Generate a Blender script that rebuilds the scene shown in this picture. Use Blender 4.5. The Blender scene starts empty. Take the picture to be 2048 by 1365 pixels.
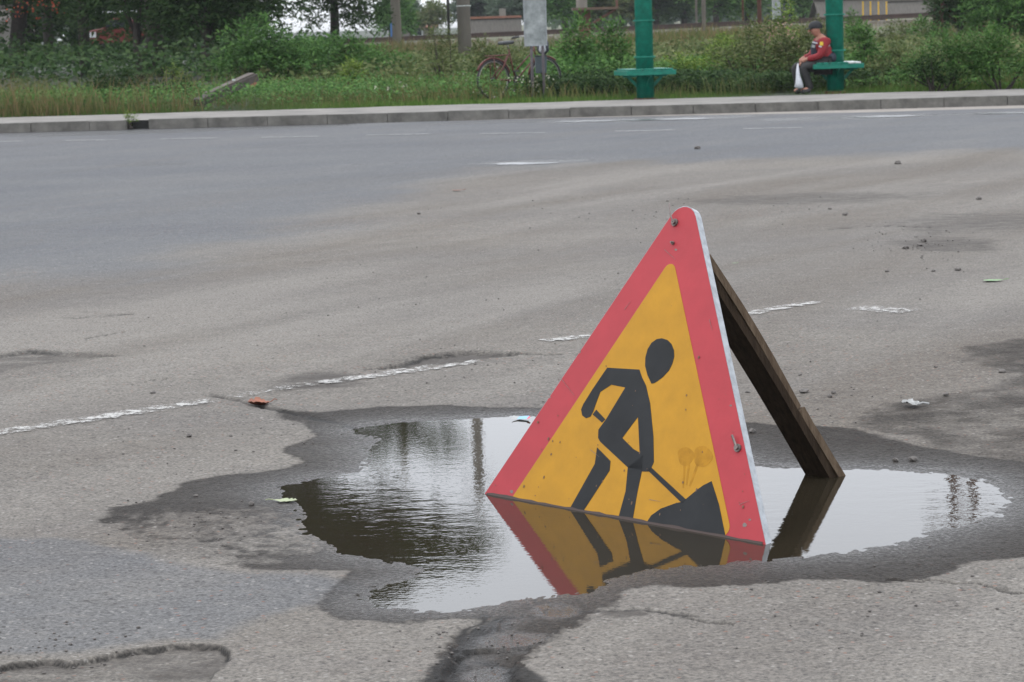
import bpy, bmesh, math, random
import numpy as np
from mathutils import Vector, Matrix
random.seed(7); rng = np.random.default_rng(7)
scn = bpy.context.scene; C = scn.collection
# ------------------------------------------------------------------ camera
FPX, H, YH, ROLL = 5000.0, 1.32, 50.0, 0.0313          # focal length in photo pixels, eye height, horizon row, roll
TH = math.atan((682.5-YH)/FPX)
Fv = np.array([0, math.cos(TH), -math.sin(TH)]); U0 = np.array([0, math.sin(TH), math.cos(TH)]); R0 = np.array([1., 0, 0])
Rv = math.cos(ROLL)*R0-math.sin(ROLL)*U0; Uv = math.sin(ROLL)*R0+math.cos(ROLL)*U0
cam = bpy.data.cameras.new('camera'); camo = bpy.data.objects.new('camera', cam); C.objects.link(camo)
camo.matrix_world = Matrix(((Rv[0], Uv[0], -Fv[0], 0), (Rv[1], Uv[1], -Fv[1], 0), (Rv[2], Uv[2], -Fv[2], H), (0, 0, 0, 1)))
cam.sensor_width = 22.3; cam.lens = FPX/2048*22.3; cam.clip_end = 3000; cam.clip_start = .1
cam.dof.use_dof = True; cam.dof.focus_distance = 6.9; cam.dof.aperture_fstop = 11.0
scn.camera = camo
# ------------------------------------------------------------------ world: overcast daylight
SUN_EL, SUN_AZ = math.radians(58), math.radians(-60)    # azimuth from +Y towards +X
w = bpy.data.worlds.new('World'); scn.world = w; w.use_nodes = True
nt = w.node_tree; nt.nodes.clear()
def N(t, typ, **k):
    n = t.nodes.new(typ)
    for a, b in k.items(): setattr(n, a, b)
    return n
out = N(nt, 'ShaderNodeOutputWorld'); mix = N(nt, 'ShaderNodeMixShader'); mix.inputs[0].default_value = .86
sky = N(nt, 'ShaderNodeTexSky', sky_type='NISHITA', sun_disc=False); sky.sun_elevation = SUN_EL; sky.sun_rotation = SUN_AZ
b1 = N(nt, 'ShaderNodeBackground'); b1.inputs[1].default_value = .12
b2 = N(nt, 'ShaderNodeBackground'); b2.inputs[1].default_value = 1.0
tc = N(nt, 'ShaderNodeTexCoord'); sep = N(nt, 'ShaderNodeSeparateXYZ')
rmp = N(nt, 'ShaderNodeMapRange'); rmp.inputs[1].default_value = 0; rmp.inputs[2].default_value = 1; rmp.inputs[3].default_value = .95; rmp.inputs[4].default_value = 2.95
cn = N(nt, 'ShaderNodeTexNoise'); cn.inputs['Scale'].default_value = 2.2; cn.inputs['Detail'].default_value = 4
mp = N(nt, 'ShaderNodeMapping'); mp.inputs['Scale'].default_value = (1, 1, 3.2)
cr = N(nt, 'ShaderNodeMapRange'); cr.inputs[1].default_value = .3; cr.inputs[2].default_value = .7; cr.inputs[3].default_value = .9; cr.inputs[4].default_value = 1.08
mu = N(nt, 'ShaderNodeMath', operation='MULTIPLY'); vm = N(nt, 'ShaderNodeVectorMath', operation='SCALE'); vm.inputs[0].default_value = (.93, .965, 1.03)
L = nt.links.new
L(tc.outputs['Generated'], sep.inputs[0]); pw = N(nt, 'ShaderNodeMath', operation='POWER', use_clamp=True); pw.inputs[1].default_value = .35; L(sep.outputs[2], pw.inputs[0]); L(pw.outputs[0], rmp.inputs[0]); L(tc.outputs['Generated'], mp.inputs[0]); L(mp.outputs[0], cn.inputs['Vector'])
L(cn.outputs['Fac'], cr.inputs[0]); L(cr.outputs[0], mu.inputs[0]); L(rmp.outputs[0], mu.inputs[1]); L(mu.outputs[0], vm.inputs['Scale'])
L(vm.outputs[0], b2.inputs[0]); L(sky.outputs[0], b1.inputs[0]); L(b1.outputs[0], mix.inputs[1]); L(b2.outputs[0], mix.inputs[2]); L(mix.outputs[0], out.inputs[0])
sl = bpy.data.lights.new('sun', 'SUN'); sl.energy = .5; sl.angle = math.radians(25); sl.color = (1, .97, .92)
so = bpy.data.objects.new('sun', sl); C.objects.link(so)
sd = Vector((math.sin(SUN_AZ)*math.cos(SUN_EL), math.cos(SUN_AZ)*math.cos(SUN_EL), math.sin(SUN_EL)))
so.rotation_euler = sd.to_track_quat('Z', 'Y').to_euler()
vs = scn.view_settings; vs.view_transform = 'Standard'; vs.look = 'None'; vs.gamma = 1; vs.use_curve_mapping = False; vs.exposure = 0.0
scn.render.engine = 'CYCLES'

# ------------------------------------------------------------------ helpers
def ray(px, py): return Fv*FPX+Rv*(px-1024)+Uv*(682.5-py)
def gp(px, py, z=0.):                                   # photo pixel -> point of the level z
    d = ray(px, py); t = (z-H)/d[2]; return np.array([d[0]*t, d[1]*t, z])
def pd(px, py, Y):                                      # photo pixel -> point at distance Y
    d = ray(px, py); t = Y/d[1]; return np.array([d[0]*t, Y, H+d[2]*t])
def hz(px): return YH+(1024-px)*math.tan(ROLL)
def tag(o, label=None, cat=None, group=None, kind=None):
    for k, v in (('label', label), ('category', cat), ('group', group), ('kind', kind)):
        if v: o[k] = v
    return o
def empty(name, loc, rz=0, **k):
    o = bpy.data.objects.new(name, None); C.objects.link(o); o.location = loc; o.rotation_euler = (0, 0, rz); o.empty_display_size = .2
    return tag(o, **k)
def link(name, me, mat, parent=None, world=False, **k):
    o = bpy.data.objects.new(name, me); C.objects.link(o)
    for m in (mat if isinstance(mat, (list, tuple)) else [mat]): me.materials.append(m)
    if parent is not None:
        o.parent = parent
        if world:                                       # vertices are in world space
            m = Matrix.LocRotScale(parent.location, parent.rotation_euler, None).inverted(); me.transform(m)
    return tag(o, **k)
def npmesh(name, V, Fc, smooth=False):
    V = np.asarray(V, dtype=np.float32); Fc = np.asarray(Fc, dtype=np.int32); n, k = Fc.shape
    me = bpy.data.meshes.new(name); me.vertices.add(len(V)); me.vertices.foreach_set('co', V.ravel())
    me.loops.add(n*k); me.loops.foreach_set('vertex_index', Fc.ravel())
    me.polygons.add(n); me.polygons.foreach_set('loop_start', np.arange(n, dtype=np.int32)*k)
    me.polygons.foreach_set('loop_total', np.full(n, k, dtype=np.int32))
    if smooth: me.polygons.foreach_set('use_smooth', np.ones(n, dtype=bool))
    me.update(calc_edges=True); return me
class MB:
    def __init__(s): s.v = []; s.f = []
    def add(s, vs, fs):
        o = len(s.v); s.v += [tuple(map(float, p)) for p in vs]; s.f += [tuple(i+o for i in f) for f in fs]; return s
    def box(s, c, d, R=None):
        hx, hy, hz_ = d[0]/2, d[1]/2, d[2]/2
        P = [Vector((x, y, z)) for z in (-hz_, hz_) for x, y in ((-hx, -hy), (hx, -hy), (hx, hy), (-hx, hy))]
        if R is not None: P = [R @ p for p in P]
        return s.add([p+Vector(c) for p in P], [(3, 2, 1, 0), (4, 5, 6, 7), (0, 1, 5, 4), (1, 2, 6, 5), (2, 3, 7, 6), (3, 0, 4, 7)])
    def tube(s, pts, rad, n=8, cap=True):
        pts = [Vector(p) for p in pts]
        if not isinstance(rad, (list, tuple)): rad = [rad]*len(pts)
        V = []; Fc = []; up = None
        for i, p in enumerate(pts):
            t = (pts[min(i+1, len(pts)-1)]-pts[max(i-1, 0)]).normalized()
            if up is None: up = Vector((0, 0, 1)) if abs(t.z) < .9 else Vector((1, 0, 0))
            a = t.cross(up).normalized(); b = a.cross(t); up = b
            for k in range(n):
                q = 2*math.pi*k/n; V.append(p+(a*math.cos(q)+b*math.sin(q))*rad[i])
        for i in range(len(pts)-1):
            for k in range(n):
                a0 = i*n+k; a1 = i*n+(k+1) % n; Fc.append((a0, a0+n, a1+n, a1))
        if cap: Fc += [tuple(range(n)), tuple(range((len(pts)-1)*n, len(pts)*n))[::-1]]
        return s.add(V, Fc)
    def ring(s, c, r, rt, ax, n=32, m=8, sq=1):
        c = Vector(c); ax = Vector(ax).normalized(); a = ax.orthogonal().normalized(); b = ax.cross(a); V = []; Fc = []
        for i in range(n):
            q = 2*math.pi*i/n; rd = a*math.cos(q)+b*math.sin(q)
            for j in range(m):
                p = 2*math.pi*j/m; V.append(c+rd*(r+rt*math.cos(p))+ax*rt*sq*math.sin(p))
        for i in range(n):
            for j in range(m):
                i2 = (i+1) % n; j2 = (j+1) % m; Fc.append((i*m+j, i2*m+j, i2*m+j2, i*m+j2))
        return s.add(V, Fc)
    def prism(s, poly, a, b):                            # polygon (list of 3D pts) extruded from +a to +b (vectors)
        P = [Vector(p) for p in poly]; a = Vector(a); b = Vector(b); n = len(P)
        return s.add([p+a for p in P]+[p+b for p in P], [tuple(range(n)), tuple(range(2*n-1, n-1, -1))]+[(i, i+n, (i+1) % n+n, (i+1) % n) for i in range(n)])
    def mesh(s, name, smooth=False, bevel=0):
        me = bpy.data.meshes.new(name); me.from_pydata(s.v, [], s.f); bm = bmesh.new(); bm.from_mesh(me)
        bmesh.ops.recalc_face_normals(bm, faces=bm.faces)
        if bevel: bmesh.ops.bevel(bm, geom=bm.edges[:], offset=bevel, segments=1, affect='EDGES')
        bm.to_mesh(me); bm.free()
        if smooth:
            for p in me.polygons: p.use_smooth = True
        return me
    def build(s, name, mat, parent=None, world=False, smooth=False, bevel=0, **k):
        return link(name, s.mesh(name, smooth, bevel), mat, parent, world, **k)
# numpy value noise
_T = rng.random((256, 256))
def vnoise(x, y):
    xi = np.floor(x).astype(int); yi = np.floor(y).astype(int); fx = x-xi; fy = y-yi; fx = fx*fx*(3-2*fx); fy = fy*fy*(3-2*fy)
    g = lambda a, b: _T[a & 255, b & 255]
    return (g(xi, yi)*(1-fx)+g(xi+1, yi)*fx)*(1-fy)+(g(xi, yi+1)*(1-fx)+g(xi+1, yi+1)*fx)*fy
def fbm(x, y, o=4):
    r = 0; a = .5
    for i in range(o): r = r+a*(vnoise(x+i*17.3, y+i*9.1)-.5); x = x*2.03; y = y*2.03; a *= .5
    return r                                            # about -.5 .. .5
def segdist(X, Y, pts, closed):
    d = np.full(X.shape, 1e9); n = len(pts)
    for i in range(n if closed else n-1):
        a = pts[i]; b = pts[(i+1) % n]; ux, uy = b[0]-a[0], b[1]-a[1]; l2 = ux*ux+uy*uy+1e-12
        t = np.clip(((X-a[0])*ux+(Y-a[1])*uy)/l2, 0, 1); d = np.minimum(d, (X-a[0]-t*ux)**2+(Y-a[1]-t*uy)**2)
    return np.sqrt(d)
def sdpoly(X, Y, pts):                                   # negative inside
    ins = np.zeros(X.shape, bool); n = len(pts)
    for i in range(n):
        a = pts[i]; b = pts[(i+1) % n]
        c = ((a[1] > Y) != (b[1] > Y))
        ins ^= c & (X < (b[0]-a[0])*(Y-a[1])/(b[1]-a[1]+1e-12)+a[0])
    return np.where(ins, -1, 1)*segdist(X, Y, pts, True)
def G(L_): return [gp(a, b)[:2] for a, b in L_]
def sst(e0, e1, x): t = np.clip((x-e0)/(e1-e0), 0, 1); return t*t*(3-2*t)

# ------------------------------------------------------------------ materials
def mat(name, col, rough=.8, metal=0, spec=.5, var=0, scale=20, bump=0, bscale=60, col2=None, detail=5, coat=0, stretch=None):
    m = bpy.data.materials.new(name); m.use_nodes = True; t = m.node_tree; p = t.nodes['Principled BSDF']
    p.inputs['Roughness'].default_value = rough; p.inputs['Metallic'].default_value = metal; p.inputs['Specular IOR Level'].default_value = spec
    p.inputs['Base Color'].default_value = (*col, 1); p.inputs['Coat Weight'].default_value = coat
    if var or bump or col2:
        tc = N(t, 'ShaderNodeTexCoord'); mp = N(t, 'ShaderNodeMapping'); t.links.new(tc.outputs['Object'], mp.inputs[0])
        if stretch: mp.inputs['Scale'].default_value = stretch
        n = N(t, 'ShaderNodeTexNoise'); n.inputs['Scale'].default_value = scale; n.inputs['Detail'].default_value = detail; n.inputs['Roughness'].default_value = .65
        t.links.new(mp.outputs[0], n.inputs['Vector'])
        r = N(t, 'ShaderNodeValToRGB'); e = r.color_ramp.elements; e[0].position = .33; e[1].position = .67
        c2 = col2 or tuple(min(1, c*(1+var)) for c in col); c1 = col if col2 else tuple(c*(1-var) for c in col)
        e[0].color = (*c1, 1); e[1].color = (*c2, 1); t.links.new(n.outputs['Fac'], r.inputs[0]); t.links.new(r.outputs[0], p.inputs['Base Color'])
        if bump:
            n2 = N(t, 'ShaderNodeTexNoise'); n2.inputs['Scale'].default_value = bscale; n2.inputs['Detail'].default_value = 4; t.links.new(mp.outputs[0], n2.inputs['Vector'])
            b = N(t, 'ShaderNodeBump'); b.inputs['Strength'].default_value = bump; b.inputs['Distance'].default_value = .01
            t.links.new(n2.outputs['Fac'], b.inputs['Height']); t.links.new(b.outputs[0], p.inputs['Normal'])
    return m
def leafmat(name, stops, transl=.3, rough=.7):
    m = bpy.data.materials.new(name); m.use_nodes = True; t = m.node_tree; p = t.nodes['Principled BSDF']; p.inputs['Roughness'].default_value = rough
    p.inputs['Specular IOR Level'].default_value = .08
    g = N(t, 'ShaderNodeNewGeometry'); r = N(t, 'ShaderNodeValToRGB'); e = r.color_ramp.elements
    e[0].position = 0; e[0].color = (*stops[0], 1); e[1].position = 1; e[1].color = (*stops[-1], 1)
    for i, s in enumerate(stops[1:-1]): q = e.new((i+1)/(len(stops)-1)); q.color = (*s, 1)
    t.links.new(g.outputs['Random Per Island'], r.inputs[0]); t.links.new(r.outputs[0], p.inputs['Base Color'])
    tr = N(t, 'ShaderNodeBsdfTranslucent'); mx = N(t, 'ShaderNodeMixShader'); mx.inputs[0].default_value = transl
    t.links.new(r.outputs[0], tr.inputs[0]); t.links.new(p.outputs[0], mx.inputs[1]); t.links.new(tr.outputs[0], mx.inputs[2])
    t.links.new(mx.outputs[0], t.nodes['Material Output'].inputs[0]); return m

def asphalt_material():
    m = bpy.data.materials.new('asphalt'); m.use_nodes = True; t = m.node_tree; p = t.nodes['Principled BSDF']; lk = t.links.new
    tc = N(t, 'ShaderNodeTexCoord')
    def noise(sc, det=4, rough=.6, stretch=(1, 1, 1)):
        mp = N(t, 'ShaderNodeMapping'); mp.inputs['Scale'].default_value = stretch; lk(tc.outputs['Object'], mp.inputs[0])
        n = N(t, 'ShaderNodeTexNoise'); n.inputs['Scale'].default_value = sc; n.inputs['Detail'].default_value = det; n.inputs['Roughness'].default_value = rough
        lk(mp.outputs[0], n.inputs['Vector']); return n.outputs['Fac']
    def mr(v, a, b, c, d):
        n = N(t, 'ShaderNodeMapRange'); lk(v, n.inputs[0])
        for i, x in enumerate((a, b, c, d)): n.inputs[i+1].default_value = x
        return n.outputs[0]
    def mth(op, a, b):
        n = N(t, 'ShaderNodeMath', operation=op)
        for i, x in enumerate((a, b)):
            if isinstance(x, (int, float)): n.inputs[i].default_value = x
            else: lk(x, n.inputs[i])
        return n.outputs[0]
    def mixc(f, a, b, blend='MIX'):
        n = N(t, 'ShaderNodeMix', data_type='RGBA', blend_type=blend)
        for s, x in ((0, f), (6, a), (7, b)):
            if isinstance(x, (int, float)): n.inputs[s].default_value = x
            elif isinstance(x, tuple): n.inputs[s].default_value = (*x, 1)
            else: lk(x, n.inputs[s])
        return n.outputs[2]
    def att(nm): n = N(t, 'ShaderNodeAttribute', attribute_name=nm); return n.outputs['Fac']
    wet, dirt, patch, crack = att('wet'), att('dirt'), att('patch'), att('crack')
    base = mixc(patch, (.139, .126, .109), (.103, .105, .108))
    base = mixc(mr(noise(.55, 5, .6, (.5, 1, 1)), .35, .65, 0, 1), base, mixc(1.0, base, (.83, .84, .88), 'MULTIPLY'))
    base = mixc(mth('MULTIPLY', mr(noise(3.1, 6, .7, (.35, 1, 1)), .45, .72, 0, .7), mth('SUBTRACT', 1, patch)), base, (.112, .100, .090))
    mp_ = N(t, 'ShaderNodeMapping'); mp_.inputs['Scale'].default_value = (.16, 1.0, 1); mr_ = N(t, 'ShaderNodeMapping'); mr_.inputs['Rotation'].default_value = (0, 0, -math.radians(62)); lk(tc.outputs['Object'], mr_.inputs[0]); lk(mr_.outputs[0], mp_.inputs[0])
    sw_ = N(t, 'ShaderNodeTexNoise'); sw_.inputs['Scale'].default_value = 1.1; sw_.inputs['Detail'].default_value = 6; sw_.inputs['Distortion'].default_value = .5; lk(mp_.outputs[0], sw_.inputs['Vector'])
    base = mixc(mth('MULTIPLY', mr(sw_.outputs['Fac'], .5, .66, 0, .8), mth('SUBTRACT', 1, mth('MULTIPLY', patch, .8))), base, (.098, .084, .070))
    base = mixc(mth('MULTIPLY', mr(sw_.outputs['Fac'], .48, .34, 0, .7), mth('SUBTRACT', 1, mth('MULTIPLY', patch, .8))), base, (.165, .152, .135))
    spk = noise(95, 3, .75)
    base = mixc(1.0, base, mixc(mr(spk, .32, .68, 0, 1), (.50, .50, .51), (1.50, 1.49, 1.47)), 'MULTIPLY')
    vo = N(t, 'ShaderNodeTexVoronoi'); vo.inputs['Scale'].default_value = 75; lk(tc.outputs['Object'], vo.inputs['Vector'])
    sep = N(t, 'ShaderNodeSeparateColor'); lk(vo.outputs['Color'], sep.inputs[0])
    lt = mth('MULTIPLY', mth('GREATER_THAN', sep.outputs[0], .93), mr(vo.outputs['Distance'], .3, .5, 1, 0))
    base = mixc(mth('MULTIPLY', lt, .28), base, (.40, .38, .35))
    dk = mth('MULTIPLY', mth('GREATER_THAN', sep.outputs[1], .90), mr(vo.outputs['Distance'], .3, .5, 1, 0))
    base = mixc(mth('MULTIPLY', dk, .6), base, (.035, .033, .032))
    rd = mth('MULTIPLY', mth('GREATER_THAN', sep.outputs[2], .975), mr(vo.outputs['Distance'], .3, .5, 1, 0))
    base = mixc(mth('MULTIPLY', rd, .5), base, (.20, .09, .06))
    mid_ = noise(17, 5, .75, (.7, 1, 1)); base = mixc(mr(mid_, .52, .78, 0, .45), base, (.058, .053, .048)); base = mixc(mr(mid_, .46, .28, 0, .35), base, (.20, .185, .165))
    dd = mth('SUBTRACT', mth('MULTIPLY', dirt, 1.75), mr(noise(11, 6, .8, (.45, 1, 1)), .3, .7, .0, 1.1)); base = mixc(mr(dd, 0, .9, 0, .85), base, (.050, .044, .039))
    wn = noise(13, 6, .8, (.6, 1, 1)); wetf = mr(mth('SUBTRACT', mth('MULTIPLY', wet, 1.75), mth('MULTIPLY', mr(wn, .3, .7, 0, 1), mth('SUBTRACT', 1.35, wet))), 0, 1, 0, 1)
    base = mixc(wetf, base, mixc(1.0, base, (.25, .235, .225), 'MULTIPLY'))
    base = mixc(crack, base, (.016, .015, .014))
    lk(base, p.inputs['Base Color'])
    dry = mr(noise(30, 2), .3, .7, .78, .95)
    n = N(t, 'ShaderNodeMix', data_type='FLOAT'); lk(mr(wet, .25, .95, 0, 1), n.inputs[0]); lk(dry, n.inputs[2]); n_ = N(t, 'ShaderNodeMix', data_type='FLOAT'); lk(att('sheen'), n_.inputs[0]); n_.inputs[2].default_value = .66; m2_ = N(t, 'ShaderNodeMix', data_type='FLOAT'); lk(mr(att('sheen'), 1, 1.45, 0, 1), m2_.inputs[0]); m2_.inputs[3].default_value = .16; lk(mr(spk, .44, .60, .52, .13), n_.inputs[3]); lk(n_.outputs[0], m2_.inputs[2]); lk(m2_.outputs[0], n.inputs[3])
    lk(n.outputs[0], p.inputs['Roughness']); lk(mr(mth('MULTIPLY', wet, mr(att('sheen'), 0, 1, -.6, 1)), -.6, 1, .06, .40), p.inputs['Specular IOR Level'])
    b = N(t, 'ShaderNodeBump'); lk(mr(wet, 0, 1, .8, 1.0), b.inputs['Strength']); lk(mr(wet, 0, 1, .006, .010), b.inputs['Distance']); lk(mth('ADD', spk, mth('MULTIPLY', vo.outputs['Distance'], -.4)), b.inputs['Height'])
    lk(b.outputs[0], p.inputs['Normal']); return m

def water_material():
    m = bpy.data.materials.new('puddle water'); m.use_nodes = True; t = m.node_tree; p = t.nodes['Principled BSDF']; lk = t.links.new
    p.inputs['Base Color'].default_value = (.021, .017, .011, 1); p.inputs['Roughness'].default_value = .012; p.inputs['IOR'].default_value = 1.34
    tc = N(t, 'ShaderNodeTexCoord'); a = N(t, 'ShaderNodeAttribute', attribute_name='ripple')
    def nz(sc, st, det):
        mp = N(t, 'ShaderNodeMapping'); mp.inputs['Scale'].default_value = st; mp.inputs['Rotation'].default_value = (0, 0, .25); lk(tc.outputs['Object'], mp.inputs[0])
        n = N(t, 'ShaderNodeTexNoise'); n.inputs['Scale'].default_value = sc; n.inputs['Detail'].default_value = det; lk(mp.outputs[0], n.inputs['Vector']); return n.outputs['Fac']
    b = N(t, 'ShaderNodeBump'); b.inputs['Distance'].default_value = .0028; lk(a.outputs['Fac'], b.inputs['Strength']); lk(nz(15, (.6, 1, 1), 3), b.inputs['Height'])
    b2 = N(t, 'ShaderNodeBump'); b2.inputs['Distance'].default_value = .00022; b2.inputs['Strength'].default_value = .5; lk(nz(60, (1, 1, 1), 2), b2.inputs['Height']); lk(b.outputs[0], b2.inputs['Normal'])
    lk(b2.outputs[0], p.inputs['Normal']); return m

def worn_paint(name, keep=.5, sc=26, col=(.33, .32, .30)):
    m = bpy.data.materials.new(name); m.use_nodes = True; t = m.node_tree; p = t.nodes['Principled BSDF']; lk = t.links.new
    p.inputs['Base Color'].default_value = (*col, 1); p.inputs['Roughness'].default_value = .7
    tc = N(t, 'ShaderNodeTexCoord'); n = N(t, 'ShaderNodeTexNoise'); n.inputs['Scale'].default_value = sc; n.inputs['Detail'].default_value = 9; n.inputs['Roughness'].default_value = .85
    lk(tc.outputs['Object'], n.inputs['Vector']); a = N(t, 'ShaderNodeAttribute', attribute_name='edge')
    s = N(t, 'ShaderNodeMath', operation='ADD'); lk(n.outputs['Fac'], s.inputs[0]); lk(a.outputs['Fac'], s.inputs[1])
    r = N(t, 'ShaderNodeMapRange'); r.inputs[1].default_value = keep; r.inputs[2].default_value = keep+.07; lk(s.outputs[0], r.inputs[0])
    tr = N(t, 'ShaderNodeBsdfTransparent'); mx = N(t, 'ShaderNodeMixShader'); lk(r.outputs[0], mx.inputs[0]); lk(tr.outputs[0], mx.inputs[1]); lk(p.outputs[0], mx.inputs[2])
    lk(mx.outputs[0], t.nodes['Material Output'].inputs[0]); return m

M = dict(
 asphalt=asphalt_material(), water=water_material(), film=mat('thin water film', (.05, .05, .05), .26), paint=worn_paint('worn white paint', .465, 21), paint_far=worn_paint('far white paint', .40, 9, (.20, .197, .193)), paint_thin=worn_paint('mostly worn paint', .51, 34),
 red=mat('sign red', (.33, .028, .036), .5, spec=.3, var=.07, scale=9, bump=.05), yellow=mat('sign yellow', (.38, .185, .006), .5, spec=.25, var=.09, scale=14, detail=8),
 black=mat('sign black', (.020, .021, .022), .6, spec=.15, var=.2, scale=8), galv=mat('galvanised steel', (.27, .285, .30), .45, .4, var=.22, scale=45),
 glue=mat('glue residue', (.335, .158, .008), .6, spec=.2, var=.15, scale=40), steel=mat('dull bolt steel', (.16, .13, .12), .5, .6, var=.3, scale=120), rust=mat('rust', (.11, .045, .03), .8, var=.4, scale=30),
 plank=mat('shaded old plank', (.018, .012, .008), .9, spec=.1, col2=(.042, .029, .019), scale=7, bump=.5, bscale=30, stretch=(9, 9, 1)),  # shade on the prop's underside is put into this dark colour
 wood=mat('lit weathered wood', (.060, .040, .026), .9, spec=.1, col2=(.13, .095, .065), scale=8, bump=.5, bscale=30, stretch=(9, 9, 1)),  # light on the prop's side edge is put into this paler wood colour
 green=mat('green gloss paint', (.004, .135, .092), .5, var=.28, scale=9, detail=9, spec=.3), white=mat('white paint', (.45, .48, .46), .5, var=.1, scale=10),
 kerb=mat('concrete kerb', (.118, .112, .100), .9, var=.34, scale=5, bump=.4, bscale=25), walk=mat('dusty asphalt footway', (.150, .139, .124), .92, var=.28, scale=1.6, bump=.3, bscale=30),
 strip=mat('sandy gutter dust', (.20, .178, .155), .95, var=.15, scale=3), hole=mat('dark drain', (.012, .012, .011), .9),
 soil=mat('verge soil', (.020, .028, .012), .95, var=.4, scale=1.3), field=mat('dry bank grass', (.050, .064, .025), .95, col2=(.095, .085, .045), scale=.8),
 ballast=mat('grey ballast', (.075, .066, .048), .95, var=.3, scale=6, bump=.6, bscale=9), rail=mat('rusty rail', (.045, .026, .02), .7, var=.3, scale=2),
 sleeper=mat('concrete sleeper', (.15, .13, .105), .9, var=.2, scale=3), pole=mat('concrete pole', (.20, .18, .155), .9, var=.2, scale=2.5, stretch=(1, 1, .3)),
 bark=mat('bark', (.036, .029, .024), .95, var=.4, scale=5, bump=.6, bscale=12), dark=mat('dark iron', (.03, .03, .032), .6),
 board=mat('peeling grey board', (.13, .145, .145), .7, col2=(.32, .34, .335), scale=7, detail=9), post=mat('lilac grey post', (.14, .12, .13), .7, var=.25, scale=12),
 bin=mat('blue grey bin', (.055, .075, .082), .6, var=.15, scale=4), tyre=mat('tyre rubber', (.03, .028, .028), .85), bikered=mat('faded red bike paint', (.085, .016, .010), .55, var=.4, scale=18),
 chrome=mat('dull chrome', (.35, .34, .32), .35, .8), saddle=mat('saddle', (.035, .037, .04), .6), bag=mat('white plastic bag', (.42, .43, .46), .45, var=.15, scale=30),
 skin=mat('skin', (.33, .155, .105), .6, var=.08, scale=30), jred=mat('red jacket', (.19, .005, .010), .75, var=.1, scale=20), jdark=mat('navy jacket panel', (.018, .020, .032), .75),
 trouser=mat('dark trousers', (.022, .021, .021), .85, var=.2, scale=20), cap=mat('black cap', (.012, .012, .014), .8), shoe=mat('shoe', (.03, .028, .03), .7), badge=mat('yellow badge', (.60, .42, .03), .6),
 stone=mat('stone', (.10, .09, .082), .9, var=.35, scale=60), paper=mat('paper', (.30, .30, .29), .8, var=.1, scale=60), blue=mat('blue wrapper', (.12, .32, .55), .4), pinkred=mat('red wrapper', (.55, .03, .07), .4),
 leafbrown=mat('dead leaf', (.17, .047, .016), .6, var=.35, scale=50), leafpale=mat('pale leaf', (.24, .27, .15), .6, var=.2, scale=50), leafgreen=mat('fresh leaf', (.09, .20, .05), .5, var=.2, scale=50),
 wall=mat('pale render', (.15, .14, .12), .9, var=.12, scale=1.5), roof=mat('grey slate roof', (.085, .078, .068), .95, spec=.1, var=.2, scale=2, stretch=(6, 1, 1)), roofrust=mat('rust ridge', (.20, .085, .05), .8, var=.2, scale=3),
 yelpost=mat('yellow post', (.50, .30, .02), .6), carwhite=mat('white car paint', (.55, .56, .57), .3), carred=mat('red car paint', (.13, .02, .016), .4), glass=mat('dark glass', (.02, .025, .03), .08),
 terrace=mat('brown board', (.11, .072, .05), .85, var=.3, scale=4))
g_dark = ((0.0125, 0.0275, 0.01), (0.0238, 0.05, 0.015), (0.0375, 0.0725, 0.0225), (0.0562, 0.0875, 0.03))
g_mid = ((0.0297, 0.0743, 0.0189), (0.0513, 0.1188, 0.0297), (0.0783, 0.162, 0.0405), (0.1148, 0.2025, 0.0567))
g_yel = ((0.06, 0.108, 0.0216), (0.102, 0.168, 0.0312), (0.15, 0.216, 0.042), (0.204, 0.258, 0.06))
g_olive = ((0.046, 0.069, 0.023), (0.0759, 0.1035, 0.0345), (0.1092, 0.1323, 0.0483), (0.1495, 0.1552, 0.069))
g_haze = ((.050, .080, .050), (.070, .105, .065), (.095, .130, .082), (.115, .150, .095))  # distance haze mixed into the leaf colours of far trees
ML = {k: leafmat('leaves '+k, v) for k, v in dict(dark=g_dark, mid=g_mid, yel=g_yel, olive=g_olive, blue=g_haze).items()}
ML['grass'] = leafmat('grass', ((.045, .095, .018), (.070, .135, .025), (.095, .165, .035), (.135, .185, .055)), .3)
ML['dry'] = leafmat('dry grass', ((.07, .085, .028), (.115, .115, .042), (.165, .14, .066), (.19, .125, .068)), .3)
ML['mixg'] = leafmat('mixed grass', ((.040, .070, .020), (.070, .110, .030), (.12, .13, .045), (.18, .15, .07)), .3)
ML['pink'] = leafmat('seed heads', ((.20, .13, .09), (.30, .21, .15), (.36, .27, .20)), .3)
ML['flower'] = leafmat('white flowers', ((.28, .28, .20), (.42, .41, .33)), .2)
ML['red'] = leafmat('red berries', ((.24, .04, .02), (.34, .09, .05)), .1)

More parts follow.
